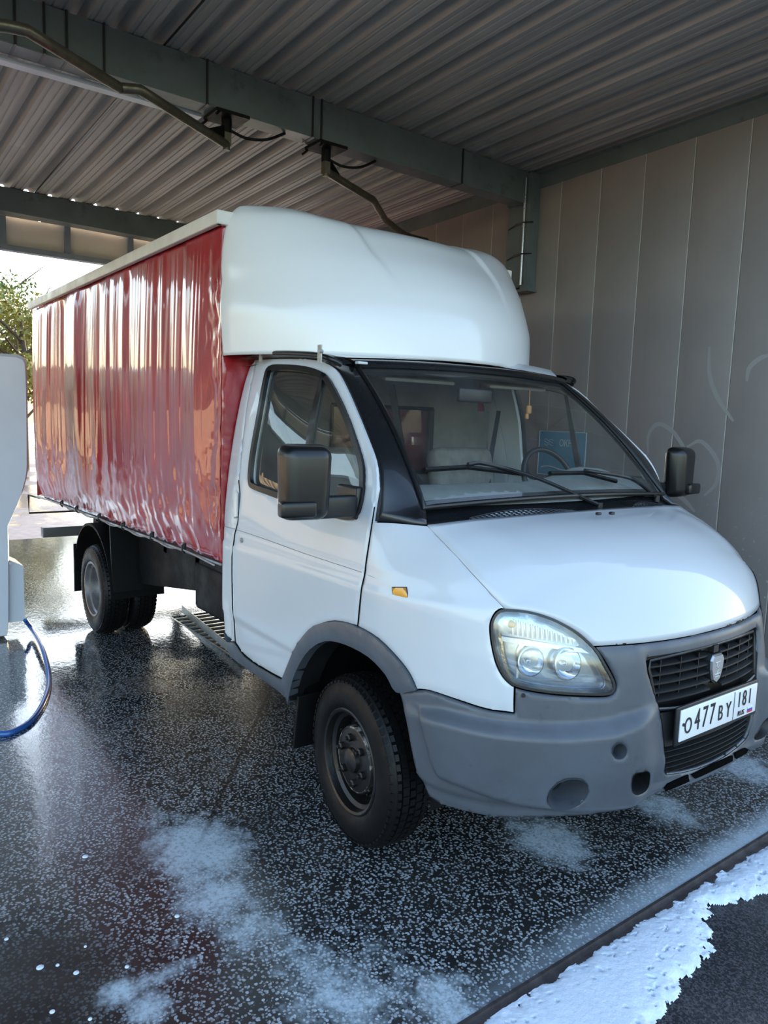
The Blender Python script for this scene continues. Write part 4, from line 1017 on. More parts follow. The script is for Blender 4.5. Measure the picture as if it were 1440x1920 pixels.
# cab roof
def roofp(i,j):
    s=-1+2*i/24; t=j/12; a=wup(s*1.03)+np.array([-.045,0,.040]); b=np.array([-1.16,.81*s,2.02+.05*(1-s*s)]); p=a+(b-a)*t; p[1]=p[1]*(1+.06*math.sin(PI*t*.5)); p[2]+=.02*math.sin(PI*t)+(.035*(1-t)*float(sst(.35,.55,s)) if j>0 else 0); return p
V,F=grid(25,13,roofp); new('cab_roof',V,F,white,TR,60)
for mir in(False,True):
    kk=np.array([1,-1,1] if mir else [1,1,1])
    g1=[pl(x,y,1,yy) for x,y,yy in ((476,664,-.855),(520,662,-.855),(560,663,-.85),(596,666,-.84),(622,674,-.81),(640,684,-.77))]
    MB().tube(spline([tuple(p*kk) for p in g1],n=4),.012,8).build('rain_gutter',blackm,TR,60)
    # white strip of roof side between door top and gutter
    P1=W3(onW(spline([(481,673),(520,671),(570,671),(600,674),(627,688)],False,3))); V=[];F=[]
    P0=resample(P1,16); P2=resample(np.array(g1),16)
    for i in range(16): V+=[P0[i]*kk,P2[i]*kk,(P2[i]+np.array([0,.06,.01]))*kk]
    for i in range(15): F+=[(3*i,3*i+1,3*i+4,3*i+3),(3*i+1,3*i+2,3*i+5,3*i+4)]
    new('roof_rail',V,F,blackg,TR,60)
    for (x,y,x2,y2) in(() if mir else ((487,672,491,650),(597,675,602,652))):
        a=pl(x,y,1,-.865)*kk;b_=pl(x2,y2,1,-.885)*kk; d=b_-a
        MB().box((a+b_)/2,(.028,.006,np.linalg.norm(d)*1.05),[[1,0,0],[0,1,0],[0,0,1]]).cyl(b_-np.array([0,.0,.015])-np.array([0,.008,0])*kk,b_-np.array([0,0,.015])+np.array([0,.008,0])*kk,.008,8).build('fairing_bracket',galv,TR)
# cab rear wall (closes the cab)
def rearw():
    m=MB(); x=-1.13
    Z=np.linspace(.55,2.02,14); V=[]
    for z in Z:
        w=float(T_door(z))-.03; V+=[(x,-w,z),(x,w,z)]
    return V
V=rearw(); n_=14
# leave a window in the rear wall: strips left/right/below/above
hw=.36; z0_,z1_=1.42,1.80
def rw(za,zb,ya,yb): 
    return MB().box2((-1.14,ya,za),(-1.11,yb,zb))
m=MB(); m.box2((-1.14,-.92,.55),(-1.11,.92,z0_)); m.box2((-1.14,-.74,z1_),(-1.11,.74,2.0)); m.box2((-1.14,-.84,z0_),(-1.11,-hw,z1_)); m.box2((-1.14,hw,z0_),(-1.11,.84,z1_)); m.build('cab_rear_wall',beige,TR,None)
MB().box2((-1.128,-hw,z0_),(-1.122,hw,z1_)).build('rear_window',glass_s,TR,None)
m=MB(); 
for a,b_ in(((-hw,z0_),(hw,z0_)),((-hw,z1_),(hw,z1_))): m.tube([(-1.10,a[0],a[1]),(-1.10,b_[0],b_[1])],.012,6)
for y_ in(-hw,hw): m.tube([(-1.10,y_,z0_),(-1.10,y_,z1_)],.012,6)
m.build('rear_window_seal',blackm,TR)
# headliner and floor
V,F=grid(25,13,lambda i,j: np.array(roofp(i,j))-np.array([0,0,.045])); new('headliner',V,F,beige,TR,60)
MB().box2((-1.1,-.90,.62),(-.52,.90,.66)).build('cab_floor',interior,TR,None)

# --- bonnet
sh=W3(onW(spline([(802,984),(850,1034),(900,1089),(946,1140),(946,1140),(962,1141),(987,1144),(1025,1154),(1056,1168),(1087,1187),(1112,1211)],False,4)))
E_=resample(sh,34); cx=pch([0,.2,.4,.6,.8,.92,1],[.35,.50,.64,.77,.88,.935,.962]); cz=pch([0,.2,.4,.6,.8,.92,1],[1.372,1.352,1.315,1.245,1.14,1.06,1.000])
ye_end=abs(E_[-1][1])
def hood(i,j,nr=34,ncx=41):
    e=E_[i]; s=-1+2*j/(ncx-1); t=i/(nr-1); q=abs(s)
    # station parameter follows arc of the edge
    c=np.array([float(cx(t)),0,float(cz(t))])
    ex=2.3; x=c[0]+(e[0]-c[0])*q**ex; z=c[2]+(e[2]-c[2])*q**(2.6); y=e[1]*(-s) if False else abs(e[1])*s
    # bonnet creases
    cr=.010*math.exp(-((q-.78)/.10)**2)*math.sin(PI*min(1,t*1.05+.05))
    return np.array([x,y,z+cr])
V,F=grid(34,41,hood); o=new('bonnet',V,F,white,TR,60); sm=o.modifiers.new('s','SOLIDIFY'); sm.thickness=.012; sm.offset=1
bmx=bmesh.new(); bmx.from_mesh(o.data); bmesh.ops.recalc_face_normals(bmx,faces=bmx.faces[:])
if sum(f.normal.z for f in bmx.faces)<0: bmesh.ops.reverse_faces(bmx,faces=bmx.faces[:])
bmx.to_mesh(o.data); bmx.free(); sm.offset=-1
# rust flakes on the leading edge, washer jets, pressed lines
HP=np.array([[hood(i+ (0),j) for j in range(41)] for i in range(25,34)]); HPP=pj(HP); m=MB(); rr_=np.random.RandomState(3)
for (x,y,r) in [(1381,1170,.010),(1388,1167,.007),(1374,1172,.007),(1366,1174,.004),(1395,1162,.004),(1402,1160,.003),(1174,1206,.006),(1150,1209,.003)]:
    dd_=np.hypot(HPP[...,0]-x,HPP[...,1]-y); i_=np.unravel_index(dd_.argmin(),dd_.shape); c=HP[i_]
    for q_ in range(3):
        o_=rr_.normal(size=3)*r*.6; m.cbox(c+np.array([.0,o_[1],o_[2]*.3+.001]),(r*.8,r*(1.2+rr_.rand()),.004),.001)
m.build('rust_flakes',brownm,TR,60,'stuff')
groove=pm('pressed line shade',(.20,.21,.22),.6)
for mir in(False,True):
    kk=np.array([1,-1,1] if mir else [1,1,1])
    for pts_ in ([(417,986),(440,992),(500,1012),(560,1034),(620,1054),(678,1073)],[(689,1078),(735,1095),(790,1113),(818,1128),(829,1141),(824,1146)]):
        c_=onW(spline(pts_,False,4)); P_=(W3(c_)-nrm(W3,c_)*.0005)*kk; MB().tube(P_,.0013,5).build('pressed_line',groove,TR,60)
for x,y in((1122,966),(1147,965)):
    c=pl(x,y+0,2,1.372); MB().cbox(c+np.array([0,0,.006]),(.018,.022,.012),.004).build('washer_jet',blackp,TR)
# --- cowl (black) between bonnet and windscreen
def cowl(i,j):
    s=-1+2*i/40; a=wlow(s*1.01)+np.array([-.02,0,-.012]); q=abs(s); b_=np.array([.35+(.29-.35)*q**2.3-.006,.815*s,1.372+(1.350-1.372)*q**2.6-.010]); t=j/7; p=a+(b_-a)*t; p[2]-=.012*math.sin(PI*t); return p
V,F=grid(41,8,cowl); o=new('cowl_panel',V,F,blackg,TR,60)
def cowlp(y,t,l=.0):
    i=20+20*y/.80; s=-1+2*i/40; a=wlow(s*1.01)+np.array([-.02,0,-.012]); q=abs(s); b_=np.array([.35+(.29-.35)*q**2.3-.006,.815*s,1.372+(1.350-1.372)*q**2.6-.010]); p=a+(b_-a)*t; p[2]-=.012*math.sin(PI*t); return p+np.array([.3,0,.95])*l
for y0,y1 in((-.60,-.04),(.42,.72)):
    top=lambda y:1.0-.62*(math.sin(PI*min(1,max(.05,((y-y0)/(y1-y0))*.86+.10)))**.55)
    ny_=int((y1-y0)/.026); V=[];F=[]
    for y in np.linspace(y0,y1,22): V+=[cowlp(y,1.0,.002),cowlp(y,top(y),.002)]
    for i in range(21): F.append((2*i,2*i+1,2*i+3,2*i+2))
    e=new('cowl_vent',V,F,ventback,TR)
    m=MB()
    for i in range(ny_+1):
        y=y0+(y1-y0)*i/ny_; m.tube([cowlp(y,1,.006),cowlp(y,top(y),.006)],.0026,5)
    for k in range(5): m.tube([cowlp(y,1-(1-top(y))*k/4,.007) for y in np.linspace(y0,y1,18)],.0020,5)
    m.build('vent_grid',blackp,e,60,'stuff')
# --- wipers
def wiper(p_arm,p_blade,name='wiper'):
    e=MB().tube(spline([tuple(p) for p in p_arm],n=4),[.009]*(len(spline([tuple(p) for p in p_arm],n=4))),6).build(name,blackp,TR,60)
    MB().tube([tuple(p) for p in p_blade],.011,6).build('wiper_blade',rubber,e,60)
    MB().cyl(np.array(p_arm[0])-[0,0,.02],np.array(p_arm[0])+[0,0,.012],.014,12).build('wiper_pivot',blackp,e)
def wsn(s,t,h): return ws(s,t)+np.array([.55,0,.75])*h
def wsfind(x,y):
    best=None
    for s in np.linspace(-1.05,1.05,85):
        for t in np.linspace(-.1,1,56):
            d=np.abs(pj(ws(s,t))-[x,y]).sum()
            if best is None or d<best[0]: best=(d,s,t)
    return best[1],best[2]
A1=[wsfind(1122,945),wsfind(1000,907),wsfind(905,882)]; B1=[wsfind(790,888),wsfind(870,880),wsfind(985,893)]
A2=[wsfind(1232,934),wsfind(1190,915),wsfind(1160,902)]; B2=[wsfind(1026,890),wsfind(1090,893),wsfind(1150,905)]
for A_,B_ in((A1,B1),(A2,B2)):
    pa_=[wsn(A_[0][0],A_[0][1],.0)]+[wsn(s,t,.03) for s,t in A_[1:]]; pb_=[wsn(s,t,.016) for s,t in B_]
    pa_.append(pb_[1]+np.array([.008,0,.012])); wiper(pa_,pb_)
# --- headlights
head=[(947,1141),(931,1147),(921,1163),(919,1180),(922,1208),(930,1242),(941,1265),(953,1279),(965,1287),(994,1295),(1046,1302),(1108,1305),(1140,1304),(1151,1297),(1154,1286),(1150,1271),(1133,1240),(1117,1215),(1087,1187),(1056,1168),(1025,1154),(987,1144)]
hW=onW(spline(head,True,3))
def inner_surf(dep):
    def f(uv): 
        P=W3(uv); return P-nrm(W3,uv)*dep
    return f
pil=lambda pts: onW(pts)
for mir in(False,True):
    kk=np.array([1,-1,1] if mir else [1,1,1])
    hd=ring('headlight',shrink(hW,.002),shrink(hW,.010),W3,blackp,TR,.05,.004,.02,mir)
    hi=shrink(hW,.009)
    patch('lamp_bowl',hi,inner_surf(.055),reflw,hd,(),.02,.004,0,1,60,mir)
    # side wall of the bowl
    a=W3(hi);N=nrm(W3,hi);V=[];F=[];n_=len(a)
    for i in range(n_): V+=[(a[i]-N[i]*.0)*kk,(a[i]-N[i]*.056)*kk]
    for i in range(n_): j=(i+1)%n_; F.append((2*i,2*j,2*j+1,2*i+1))
    new('lamp_bowl_side',V,F,reflw,hd,60)
    patch('lamp_lens',hi,W3,lensm,hd,(),.02,.003,.003,1,60,mir)
    # divider bar between indicator strip and main beams
    bar=onW(spline([(938,1158),(946,1192),(985,1201),(1040,1209),(1092,1217),(1122,1238),(1122,1238),(1138,1262),(1118,1236),(1090,1222),(1040,1216),(985,1211),(940,1203),(936,1180)],True,2))
    patch('lamp_divider',onW([(940,1196),(985,1201),(1040,1209),(1096,1216),(1112,1226),(1090,1223),(1040,1217),(985,1212),(975,1225),(972,1275),(968,1275),(970,1222),(975,1210),(942,1204)]),inner_surf(.022),silver,hd,(),.02,.02,0,1,50,mir)
    # indicator strip: clear ribbed insert
    strip=onW(spline([(944,1165),(958,1157),(990,1160),(1030,1170),(1065,1185),(1095,1207),(1088,1213),(1040,1206),(985,1198),(955,1190),(945,1180)],True,2))
    m=MB()
    patch('indicator_bowl',strip,inner_surf(.042),ribg,hd,(),.02,.01,0,1,40,mir)
    for k in range(14):
        u=k/13; xa=962+u*125; ya=1163+30*u+14*u*u-2; yb2=1193+17*u
        if yb2-ya<6: continue
        P=W3(onW([(xa,ya),(xa+1,yb2)])); Nn=nrm(W3,onW([(xa,ya),(xa+1,yb2)])); P=(P-Nn*.030)*kk
        MB().tube(P,.0045,6).build('indicator_rib',ribg,hd)
    Pm=W3(onW([(958,1171)]))[0]-nrm(W3,onW([(958,1171)]))[0]*.030; MB().lathe([(0,.02),(.008,.018),(.012,.008),(.013,0)],Pm*kk,'x',14).build('indicator_bulb',amber,hd)
    # side marker cell with amber tint
    patch('side_reflector',onW(spline([(934,1190),(942,1200),(945,1230),(953,1260),(962,1279),(952,1270),(941,1243),(935,1212)],True,2)),inner_surf(.030),pm('amber chrome %d'%mir,(.72,.50,.28),.2,metal=.6,bump=.8,bscale=60),hd,(),.015,.004,0,1,60,mir)
    for cx_,cy_,r in((998,1243,.046),(1070,1247,.050)):
        uv=onW([(cx_,cy_)]); P=W3(uv)[0]-nrm(W3,uv)[0]*.020
        P=P*kk; ax=(nrm(W3,uv)[0]*np.array([1,.35,1])*kk); ax/=np.linalg.norm(ax)
        m=MB(); m.lathe([(r,0),(r*1.10,-.002),(r*1.12,-.012),(r,-.004)],(0,0,0),'x',32,closed=True)
        m2=MB(); m2.lathe([(r,0),(r*.9,-.018),(r*.6,-.038),(r*.25,-.048),(.010,-.049)],(0,0,0),'x',32)
        m3=MB(); m3.lathe([(.010,-.049),(.010,-.022),(.006,-.016),(0,-.015)],(0,0,0),'x',12)
        X=np.array(ax);Y=np.cross([0,0,1],X);Y/=np.linalg.norm(Y);Z=np.cross(X,Y);R=np.stack([X,Y,Z],1)
        for mm,nm_,mt in((m,'beam_ring',silver),(m2,'beam_reflector',chrome),(m3,'lamp_bulb',silver)):
            mm.v=[tuple(P+R@np.array(q)) for q in mm.v]; mm.build(nm_,mt,hd,50)
# --- bumper
bt=onW(spline([(749,1297),(783,1295),(808,1297),(859,1315),(913,1332),(965,1339),(965,1339),(967,1291),(967,1291),(994,1298),(1046,1305),(1108,1308),(1140,1307),(1152,1300),(1157,1287),(1153,1270),(1136,1238),(1118,1214)],False,3))
tip=bt[-1]
hl=[np.array(hood(33,j)) for j in range(1,20,2)]+[np.array(hood(33,20))]
ft=[tuple(q) for q in onW([pj(P) for P in hl[:-1]])]
ft=[(q[0],q[1]-.004) for q in ft if tip[0]+.01<q[0]<SL-.02]+[(SL,hl[-1][2]-.004)]
bb=onW(spline([(1240,1480),(1190,1497),(1152,1506),(1047,1520),(1000,1525),(960,1526),(913,1523),(841,1505),(812,1492),(805,1487),(805,1487),(794,1465),(783,1436),(769,1364),(754,1313),(749,1297)],False,3))
cb=[(SL,.440)]+[(SL+(bb[0][0]-SL)*t,.440+(bb[0][1]-.440)*t**1.6) for t in (.25,.5,.75)]
near=np.array([tuple(q) for q in bt]+ft)            # arch -> nose centre (top edge)
nearb=np.array(cb+[tuple(q) for q in bb][:-1])        # nose centre -> arch (bottom edge)
mirp=lambda A: np.stack([2*SL-A[:,0],A[:,1]],1)
outer=np.concatenate([near,mirp(near[:-1])[::-1],mirp(nearb)[::-1][:-1] if False else mirp(nearb[1:])[::-1],nearb])
# central black insert opening
ins_n=onW([(1212,1232),(1209,1240),(1212,1262),(1222,1290),(1233,1320),(1241,1360),(1245,1400),(1246,1446),(1250,1452)])
ztop=ins_n[0][1]; ztop_c=.955
topc=[(SL+(ins_n[0][0]-SL)*t, ztop_c+(ztop-ztop_c)*t**2) for t in (0,.35,.7)]
botc=[(SL+(ins_n[-1][0]-SL)*t, .505+(ins_n[-1][1]-.505)*t**2) for t in (.7,.35,0)]
half=np.array(topc+[tuple(q) for q in ins_n]+botc)
insert=np.concatenate([half,mirp(half[1:-1])[::-1]])
# holes: fog lamp, small round, tow eye
def oval(x,y,rx,ry,n=18,sq=2.):
    P=[]
    for k in range(n):
        a=2*PI*k/n; c_,s_=math.cos(a),math.sin(a); P.append((x+rx*np.sign(c_)*abs(c_)**(2/sq),y+ry*np.sign(s_)*abs(s_)**(2/sq)))
    return onW(P)
fogh=onW(spline([(1023,1487),(1026,1470),(1040,1453),(1062,1446),(1082,1448),(1092,1458),(1091,1474),(1078,1490),(1058,1499),(1036,1499)],True,2)); smallh=oval(1148,1398,12,14); towh=oval(1191,1455,20,20,20,3.2); dot=oval(981,1303,4,4,10)
H1=[fogh,smallh,towh]
holes=[insert]+H1+[mirp(h) for h in H1]
slots=[]
for a,b_ in((-.335,-.13),(-.10,.10),(.13,.335)):
    pass
crs=onW([(790,1330),(808,1385),(815,1412),(830,1445),(880,1465),(940,1487),(1000,1500)])
def bumpdisp(uv):
    p=uv[:,0].copy(); z=uv[:,1]; p=np.where(p>SL,2*SL-p,p)
    shelf=lin(p,[.2,.455,.62,.85,1.02,1.15,1.3],[.70,.728,.722,.726,.736,.770,.80])
    d=.044*sst(.026,-.020,z-shelf)*sst(1.24,1.10,p)*sst(.22,.45,p)
    # facet running down at the corner
    d+=-.016*sst(.007,-.007,z-np.interp(p,crs[:,0],crs[:,1]))*sst(.95,.75,p)*sst(.30,.36,p)
    d+=.012*np.exp(-((p-1.13)/.05)**2)*sst(.74,.80,z)
    d+=-.012*sst(.47,.44,z)
    d+=.010*sst(.50,.485,z)*sst(1.12,1.25,p)-.022*np.exp(-((z-.475)/.012)**2)*sst(1.24,1.28,p)*0
    return d
bp_=patch('front_bumper',outer,W3,greyp,TR,holes,.0115,.012,.004,1,75,False,bumpdisp)
for pa_,pb_,za_,zb_ in ((1.262,1.392,.486,.498),(1.412,SL,.4995,.503)):
    c_=np.array([(pa_,za_),(pa_+.012,za_-.012),(pb_,zb_-.012),(pb_,zb_+.006),(pa_+.02,za_+.008)])
    cc_=[c_,mirp(c_)[::-1]] if pb_<SL else [np.array([(pa_,za_),(pa_+.012,za_-.012),(SL,zb_-.014),(2*SL-pa_-.012,za_-.012),(2*SL-pa_,za_),(SL,zb_+.006)])]
    for q_ in cc_: patch('air_slot',q_,W3,slotm,bp_,(),.015,.006,.012,1,40,False,bumpdisp,lip=0)
def well(name,c,dep,mat,parent,mirror=False,shift=(0,0)):
    kk=np.array([1,-1,1] if mirror else [1,1,1]); a=W3(c);N=nrm(W3,c); d=bumpdisp(c)[:,None]+.004; n_=len(a)
    cen=a.mean(0); V=[];F=[]
    for i in range(n_): V+=[(a[i]+N[i]*d[i])*kk,(a[i]*.97+cen*.03-N[i]*dep*.5)*kk,(a[i]*.9+cen*.1-N[i]*dep)*kk]
    for i in range(n_):
        j=(i+1)%n_
        for k in(0,1): F.append((3*i+k,3*i+k+1,3*j+k+1,3*j+k))
    F.append(tuple(3*i+2 for i in range(n_)))
    return new(name,V,F,mat,parent,45)
for mir in(False,True):
    kk=np.array([1,-1,1] if mir else [1,1,1])
    well('fog_lamp_recess',fogh,.07,greyp,bp_,mir); well('round_recess',smallh,.03,greyp,bp_,mir); well('tow_eye_recess',towh,.06,blackp,bp_,mir)
    uv=onW([(1045,1478)]); P=W3(uv)[0]-nrm(W3,uv)[0]*.045; MB().lathe([(0,-.006),(.030,-.004),(.034,.006),(.028,.012),(0,.006)],P*kk,'x',20).build('fog_lamp_blank',blackp,bp_)
    uv=onW([(1147,1399)]); P=W3(uv)[0]-nrm(W3,uv)[0]*.012; MB().lathe([(.0,.0),(.006,.004),(.016,.004),(.018,-.004)],P*kk,'x',16).build('plug',greyp,bp_)
    uv=onW([(1190,1455)]); P=W3(uv)[0]-nrm(W3,uv)[0]*.035; MB().tube([P*kk+np.array([0,.026*math.cos(a),.022*math.sin(a)]) for a in np.linspace(0,2*PI,14)[:-1]],.006,6,closed=True).build('tow_eye',brownm,bp_)
    uv=onW([(981,1303)]); P=W3(uv)[0]*kk; n_=nrm(W3,uv)[0]*kk; MB().cyl(P+n_*.003,P+n_*.0075,.0075,12).build('screw_plug',blackm,bp_)
# --- black centre insert with grilles
ipw=shrink(insert,-.004)
bk=patch('grille_insert',ipw,inner_surf(.050),blackm,TR,(),.03,.01,0,1,50)
a=W3(insert);N=nrm(W3,insert);V=[];F=[];n_=len(a)
for i in range(n_): V+=[a[i]+N[i]*.004,a[i]-N[i]*.055]
for i in range(n_): j=(i+1)%n_; F.append((2*i,2*j,2*j+1,2*i+1))
new('insert_rim',V,F,blackp,bk,40)
def fr(y,z,d=0.):
    """point on the nose at width y, height z, pushed out by d"""
    w=float(T_fend(z)); r=max(0.,1-(abs(y)/w)**NY)**(1/NX); return np.array([X0+(float(F_nose(z))-X0)*r+d,y,z])
# upper grille: five blades, bowed
def ytop(z): return float(np.interp(z,[.50,.55,.80,.955],[.285,.30,.345,.372]))
for k in range(5):
    z=.917-.028*k-.002*k; yw=ytop(z)-.012
    for (ya,yb_) in ((-yw,-.040),(.040,yw)):
        V=[];F=[];n_=16
        for i in range(n_):
            y=ya+(yb_-ya)*i/(n_-1); P=fr(y,z,-.010); V+=[P,P+np.array([-.030,0,.010]),P+np.array([-.030,0,.004]),P+np.array([0,0,-.006])]
        for i in range(n_-1):
            for j in range(4): F.append((4*i+j,4*i+(j+1)%4,4*i+4+(j+1)%4,4*i+4+j))
        F+=[(3,2,1,0),tuple(4*(n_-1)+j for j in range(4))]
        MB().add(V,F).build('grille_blade',blackp if k else blackp,bk,30)
for y in (-.30,-.20,-.10,.10,.20,.30):
    P0=fr(y,.935,-.028);P1=fr(y,.785,-.028); MB().box((P0+P1)/2,(.02,.004,.15),None).build('grille_rib',blackm,bk,None)
# frame around the upper grille
fz=[(-(ytop(z)-.008),z) for z in np.linspace(.935,.775,8)]
loopn=[( -.345,.940)]+fz[1:]; 
L=[fr(y,z,-.008) for y,z in [(-y_,z_) for y_,z_ in [(.0,.948),(.2,.946),(.35,.938)]]]+[fr(y,z,-.008) for y,z in fz[1:]]+[fr(y,.772-.012*(1-(y/.34)**2)*0-.018*(1-(abs(y)/.34)**2),-.006) for y in np.linspace(-.33,0,9)]
L2=[p*np.array([1,-1,1]) for p in L[::-1]]
MB().tube(L+L2[1:-1],.006,6,closed=True).build('grille_frame',blackp,bk,50)
# number plate panel between grilles
V,F=grid(21,7,lambda i,j:(lambda y,z:fr(y*(ytop(z)-.006)/.34,z,-.014))(-.34+.68*i/20,.628+(.752-.628)*j/6))
o=new('plate_panel',V,F,blackp,bk,50)
V,F=grid(21,2,lambda i,j:fr(-.33+.66*i/20,.628,-.014-.04*j)); new('panel_edge',V,F,blackp,bk,50)
# lower grille blades
for k in range(5):
    z=.612-.022*k; yw=ytop(z)-.006; V=[];F=[];n_=24
    for i in range(n_):
        y=-yw+2*yw*i/(n_-1); P=fr(y,z,-.012); V+=[P,P+np.array([-.025,0,.006]),P+np.array([-.025,0,.002]),P+np.array([0,0,-.003])]
    for i in range(n_-1):
        for j in range(4): F.append((4*i+j,4*i+(j+1)%4,4*i+4+(j+1)%4,4*i+4+j))
    F+=[(3,2,1,0),tuple(4*(n_-1)+j for j in range(4))]
    MB().add(V,F).build('grille_blade',blackp,bk,30)
# emblem: faceted silver shield with a raised figure
ez,ex=.868,fr(0,.868,-.006)[0]
sh_=[(-.030,.048),(.030,.048),(.042,.030),(.038,-.005),(.024,-.046),(.0,-.060),(-.024,-.046),(-.038,-.005),(-.042,.030)]
def shield(sc,x0,x1,mat,name,par):
    V=[(x0,y*sc,ez+z*sc) for y,z in sh_]+[(x1,y*sc*.94,ez+z*sc*.94) for y,z in sh_]; n_=len(sh_)
    return MB().add(V,[tuple(range(n_))[::-1],tuple(n_+i for i in range(n_))]+[(i,(i+1)%n_,n_+(i+1)%n_,n_+i) for i in range(n_)]).build(name,mat,par,None)
em=shield(1.12,ex-.035,ex-.002,blackp,'emblem_base',bk)
shield(.98,ex-.003,ex+.006,silver,'emblem_shield',bk)
m=MB(); xx=ex+.0065
for pts_ in ([(-.018,.020),(.012,.022)],[(-.004,.020),(-.008,.004),(.004,-.006),(.0,-.020)],[(-.012,-.004),(.010,.008)],[(-.020,-.024),(.020,-.024)],[(-.018,-.034),(.018,-.034),(.014,-.026)]):
    m.tube([(xx,a,ez+b_) for a,b_ in pts_],.0018,5)
m.build('emblem_relief',galv,bk,None)
MB().box2((ex-.03,-.016,ez+.055),(ex-.006,.016,ez+.082)).build('emblem_mount',blackp,bk,None)
# number plate
pz=.710; px_=1.022; tilt=.0
PX=px_
plt=MB().cbox((PX-.012,0,pz-.002),(.012,.555,.140),.004).build('plate_frame',blackp,TR)
MB().cbox((PX-.004,0,pz),(.006,.522,.114),.002).build('number_plate',plateW,plt)
fx_=PX+.0006
def ptxt(s,y,z,size,sx,name='plate_text'):
    me=textmesh(s,size,sx); return placemesh(name,me,inkm,(fx_,y,z),(0,1,0),(0,0,1),plt)
for ch,y,z,sz,sx in (('O',-.215,pz-.008,.082,.72),('4',-.157,pz-.0,.112,.62),('7',-.108,pz-.0,.112,.62),('7',-.060,pz-.0,.112,.62),('B',-.003,pz-.008,.082,.75),('Y',.052,pz-.008,.084,.72),('1',.128,pz+.014,.085,.6),('8',.166,pz+.014,.085,.72),('1',.206,pz+.014,.085,.6)):
    ptxt(ch,y,z,sz,sx)
ptxt('RUS',.148,pz-.039,.027,1.0)
MB().box((PX,.092,pz),(.001,.0025,.108)).build('plate_line',inkm,plt,None)
for k,mt in enumerate((plateW,bluem,redm)): MB().box((PX,.215,pz-.030-.0075*k),(.001,.036,.0075)).build('flag_stripe',mt,plt,None)
for y_ in(-.245,): MB().cyl((PX-.001,y_,pz+.004),(PX+.003,y_,pz+.004),.006,10).build('plate_screw',blackp,plt)

# --- roof fairing
FV=[0,.14,.28,.42,.55,.66,.74,.82,.91,1]
FZ=pch(FV,[2.018,2.17,2.32,2.46,2.58,2.655,2.695,2.725,2.750,2.762])
FX=pch(FV,[-.37,-.385,-.445,-.55,-.68,-.77,-.84,-.93,-1.03,-1.12])
FW=pch(FV,[.975,.985,.988,.985,.975,.96,.945,.92,.885,.82])
nv=56; nu=161
def fair(i,j):
    v_=j/(nv-1); u=-1+2*i/(nu-1)
    zz=float(FZ(v_)); xf=float(FX(v_)); w=float(FW(v_)); xr=-1.165
    th=(1-abs(u))*PI/2     # 0 at the rear edge, 90 deg at the centre
    s_=math.sin(th); c_=math.cos(th)
    X=s_**(2/1.8) if s_>0 else 0; Yv=max(0,c_)**(2/1.8)
    x=xr+(xf-xr)*X; y=w*Yv*(1 if u>0 else -1)
    ay=abs(y)
    # centre panel slightly sunk, side lobes raised
    mid=float(sst(.22,.62,v_))*float(sst(1.02,.93,v_))
    ub=float(np.interp(v_,[.2,.5,1],[.24,.30,.32])); rec=float(sst(ub+.012,ub-.012,1-abs(u) if False else abs(u)))
    x-=.020*rec*mid
    zz+=.018*math.exp(-((ay-.66)/.16)**2)*float(sst(.60,.8,v_))
    # lower near-side step over the doors
    zz+=.0*c_
    # side press line
    y+=(-1 if u<0 else 1)*(.004*math.exp(-((v_-.20)/.05)**2)-.005*math.exp(-((v_-.33)/.06)**2))*float(sst(.15,.9,c_))*1.0
    return (x,y,zz)
V,F=grid(nu,nv,fair); fa=new('roof_fairing',V,F,white2,TR,55); sm=fa.modifiers.new('s','SOLIDIFY'); sm.thickness=.008; sm.offset=-1
# top closing strip of the fairing to the body
n_=nu; V=[];F=[]
for i in range(nu):
    p=fair(i,nv-1); V+=[p,(-1.17,p[1],p[2]-.004)]
for i in range(nu-1): F.append((2*i,2*i+1,2*i+3,2*i+2))
new('fairing_flange',V,F,white2,fa,60)

# --- mirrors
def mirror(sg):
    yq=-1.20; c=pl(573,905,1,yq); s=np.linalg.norm(pl(573,829,1,yq)-pl(573,981,1,yq)); 
    c=np.array([c[0],c[1],c[2]]); kk=np.array([1,1 if sg<0 else -1,1])
    H_=s*.98
    bm=bmesh.new(); bmesh.ops.create_cube(bm,size=1); bmesh.ops.scale(bm,vec=Vector((.11,.215,H_)),verts=bm.verts[:])
    for v in bm.verts:
        if v.co.x>0: v.co.y*=.80; v.co.z*=.90
        if v.co.z<0: v.co.y*=.90
    bmesh.ops.bevel(bm,geom=bm.edges[:],offset=.040,segments=5,affect='EDGES',profile=.5,clamp_overlap=True)
    yaw=math.radians(-8 if sg<0 else 8)
    R=Matrix.Rotation(yaw,4,'Z')
    for v in bm.verts: v.co=R@v.co+Vector(tuple(c*kk))
    mo=frombm('door_mirror',bm,blackm,TR,50)
    cc=c*kk
    MB().cbox(cc+np.array([-.060,0,0]),(.006,.15,H_*.74),.003,np.array(R.to_3x3())).build('mirror_glass',chrome,mo)
    q=cc+np.array([.040,sg*.055,-.09]); MB().cbox(q,(.055,.135,.058),.012,np.array(R.to_3x3())).build('mirror_indicator',blackm,mo)
    ya=cc[1]-sg*.10; za=c[2]-.09
    b_=W3(onW([(655,950)]))[0]*kk
    MB().cbox(((cc[0]+b_[0])/2,(ya+b_[1])/2,(za+b_[2])/2),(.05,abs(ya-b_[1])+.06,.085),.012).build('mirror_arm',blackp,mo)
    MB().cbox(b_+np.array([.0,0,.02]),(.15,.035,.13),.012).build('mirror_base',blackp,mo)
mirror(-1);mirror(1)
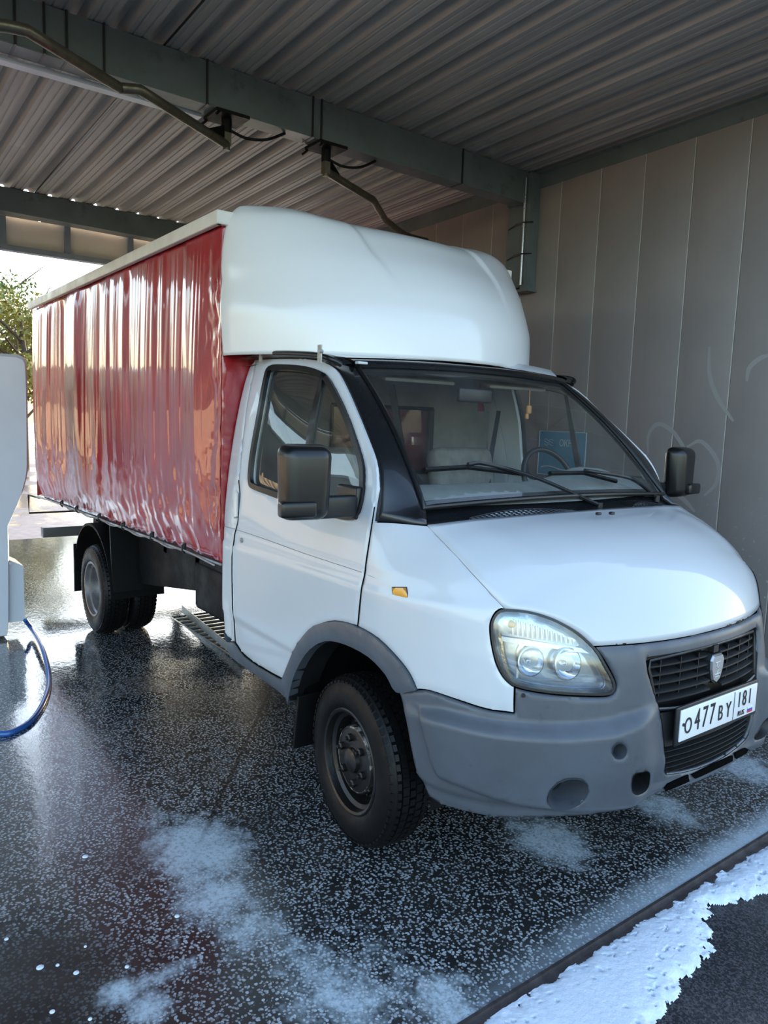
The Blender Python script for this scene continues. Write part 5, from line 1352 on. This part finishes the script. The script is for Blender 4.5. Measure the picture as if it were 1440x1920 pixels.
# --- inside the cab
def seat(y,w):
    e=MB().cbox((-.62,y,1.00),(.52,w,.16),.05).build('cab_seat',fabric,TR,50)
    Rr=[[math.cos(.22),0,-math.sin(.22)],[0,1,0],[math.sin(.22),0,math.cos(.22)]]
    MB().cbox((-.90,y,1.30),(.14,w*.94,.56),.06,Rr).build('seat_back',fabric,e,50)
    MB().cbox((-.62,y,.82),(.40,w*.8,.26),.02).build('seat_base',interior,e)
seat(.46,.50);seat(-.42,.66)
def dash(i,j):
    s=-1+2*i/30; pr=[(.16,1.40),(.02,1.462),(-.06,1.462),(-.10,1.41),(-.05,1.15),(.05,.95)][j]; a=.90-.06*(j==0); bow=.10*(1-s*s)
    hump=.065*math.exp(-((s*.9-.42)/.22)**2)*(1 if j in(1,2) else .3 if j==3 else 0)
    return (pr[0]+bow*(1 if j==0 else .5),a*s,pr[1]+hump)
V,F=grid(31,6,dash); new('dashboard',V,F,dashm,TR,50)
t_=np.linspace(0,2*PI,33)[:-1]; cw=np.array([-.20,.42,1.43]); u1=np.array([0,1,0]);u2=np.array([-.45,0,.89])
sw=MB().tube([cw+.19*(math.cos(a)*u1+math.sin(a)*u2) for a in t_],.014,8,closed=True).build('steering_wheel',blackp,TR,60)
m=MB(); m.cyl(cw,cw+np.array([.12,0,-.06]),.05,14)
for a in(-2.6,-.5,-1.57): m.tube([cw,cw+.19*(math.cos(a)*u1+math.sin(a)*u2)],.012,6)
m.build('wheel_spokes',blackp,sw)
for sg in(-1,1): MB().tube([(-.98,sg*.80,1.80),(-.90,sg*.66,1.45),(-.72,sg*.48,1.08)],[.018,.022,.022],4).build('seat_belt',blackp,TR,60)
MB().tube([(-.98,-.05,1.92),(-.93,.02,1.50),(-.86,.20,1.25)],.024,4).build('seat_belt',blackp,TR,60)
MB().cbox((-.36,0,1.86),(.03,.22,.07),.01).build('interior_mirror',blackp,TR)
for sg in(-1,1): MB().cbox((-.42,sg*.33,1.925),(.10,.42,.018),.006,[[.9,0,.3],[0,1,0],[-.3,0,.9]]).build('sun_visor',beige,TR)
s_,t__=wsfind(1027,745); P=ws(s_,t__)-np.array([.12,0,.06]); 
MB().tube([P+np.array([0,0,.10]),P],.0025,5).cbox(P,(.02,.03,.045),.008).cbox(P-np.array([0,.012,.035]),(.015,.02,.03),.006).build('hanging_charm',pm('orange charm',(.45,.22,.08),.6),TR)
# wheelhouses
for sg in(-1,1):
    V=[];F=[]; ang=np.linspace(-.15,PI+.25,18)
    for a in ang:
        x=.01+.455*math.cos(a); z=.40+.455*math.sin(a)
        V+=[(x,sg*.90,z),(x,sg*.50,z)]
    for i in range(17): F.append((2*i,2*i+1,2*i+3,2*i+2))
    V.append((0,sg*.50,.3)); k_=len(V)-1
    for i in range(17): F.append((2*i+1,k_,2*i+3))
    new('wheelhouse',V,F,blackf,TR,60)
    MB().cbox((-.42,sg*.84,.36),(.015,.22,.26),.004,[[math.cos(.12),0,math.sin(.12)],[0,1,0],[-math.sin(.12),0,math.cos(.12)]]).build('mud_flap',rubber,TR)
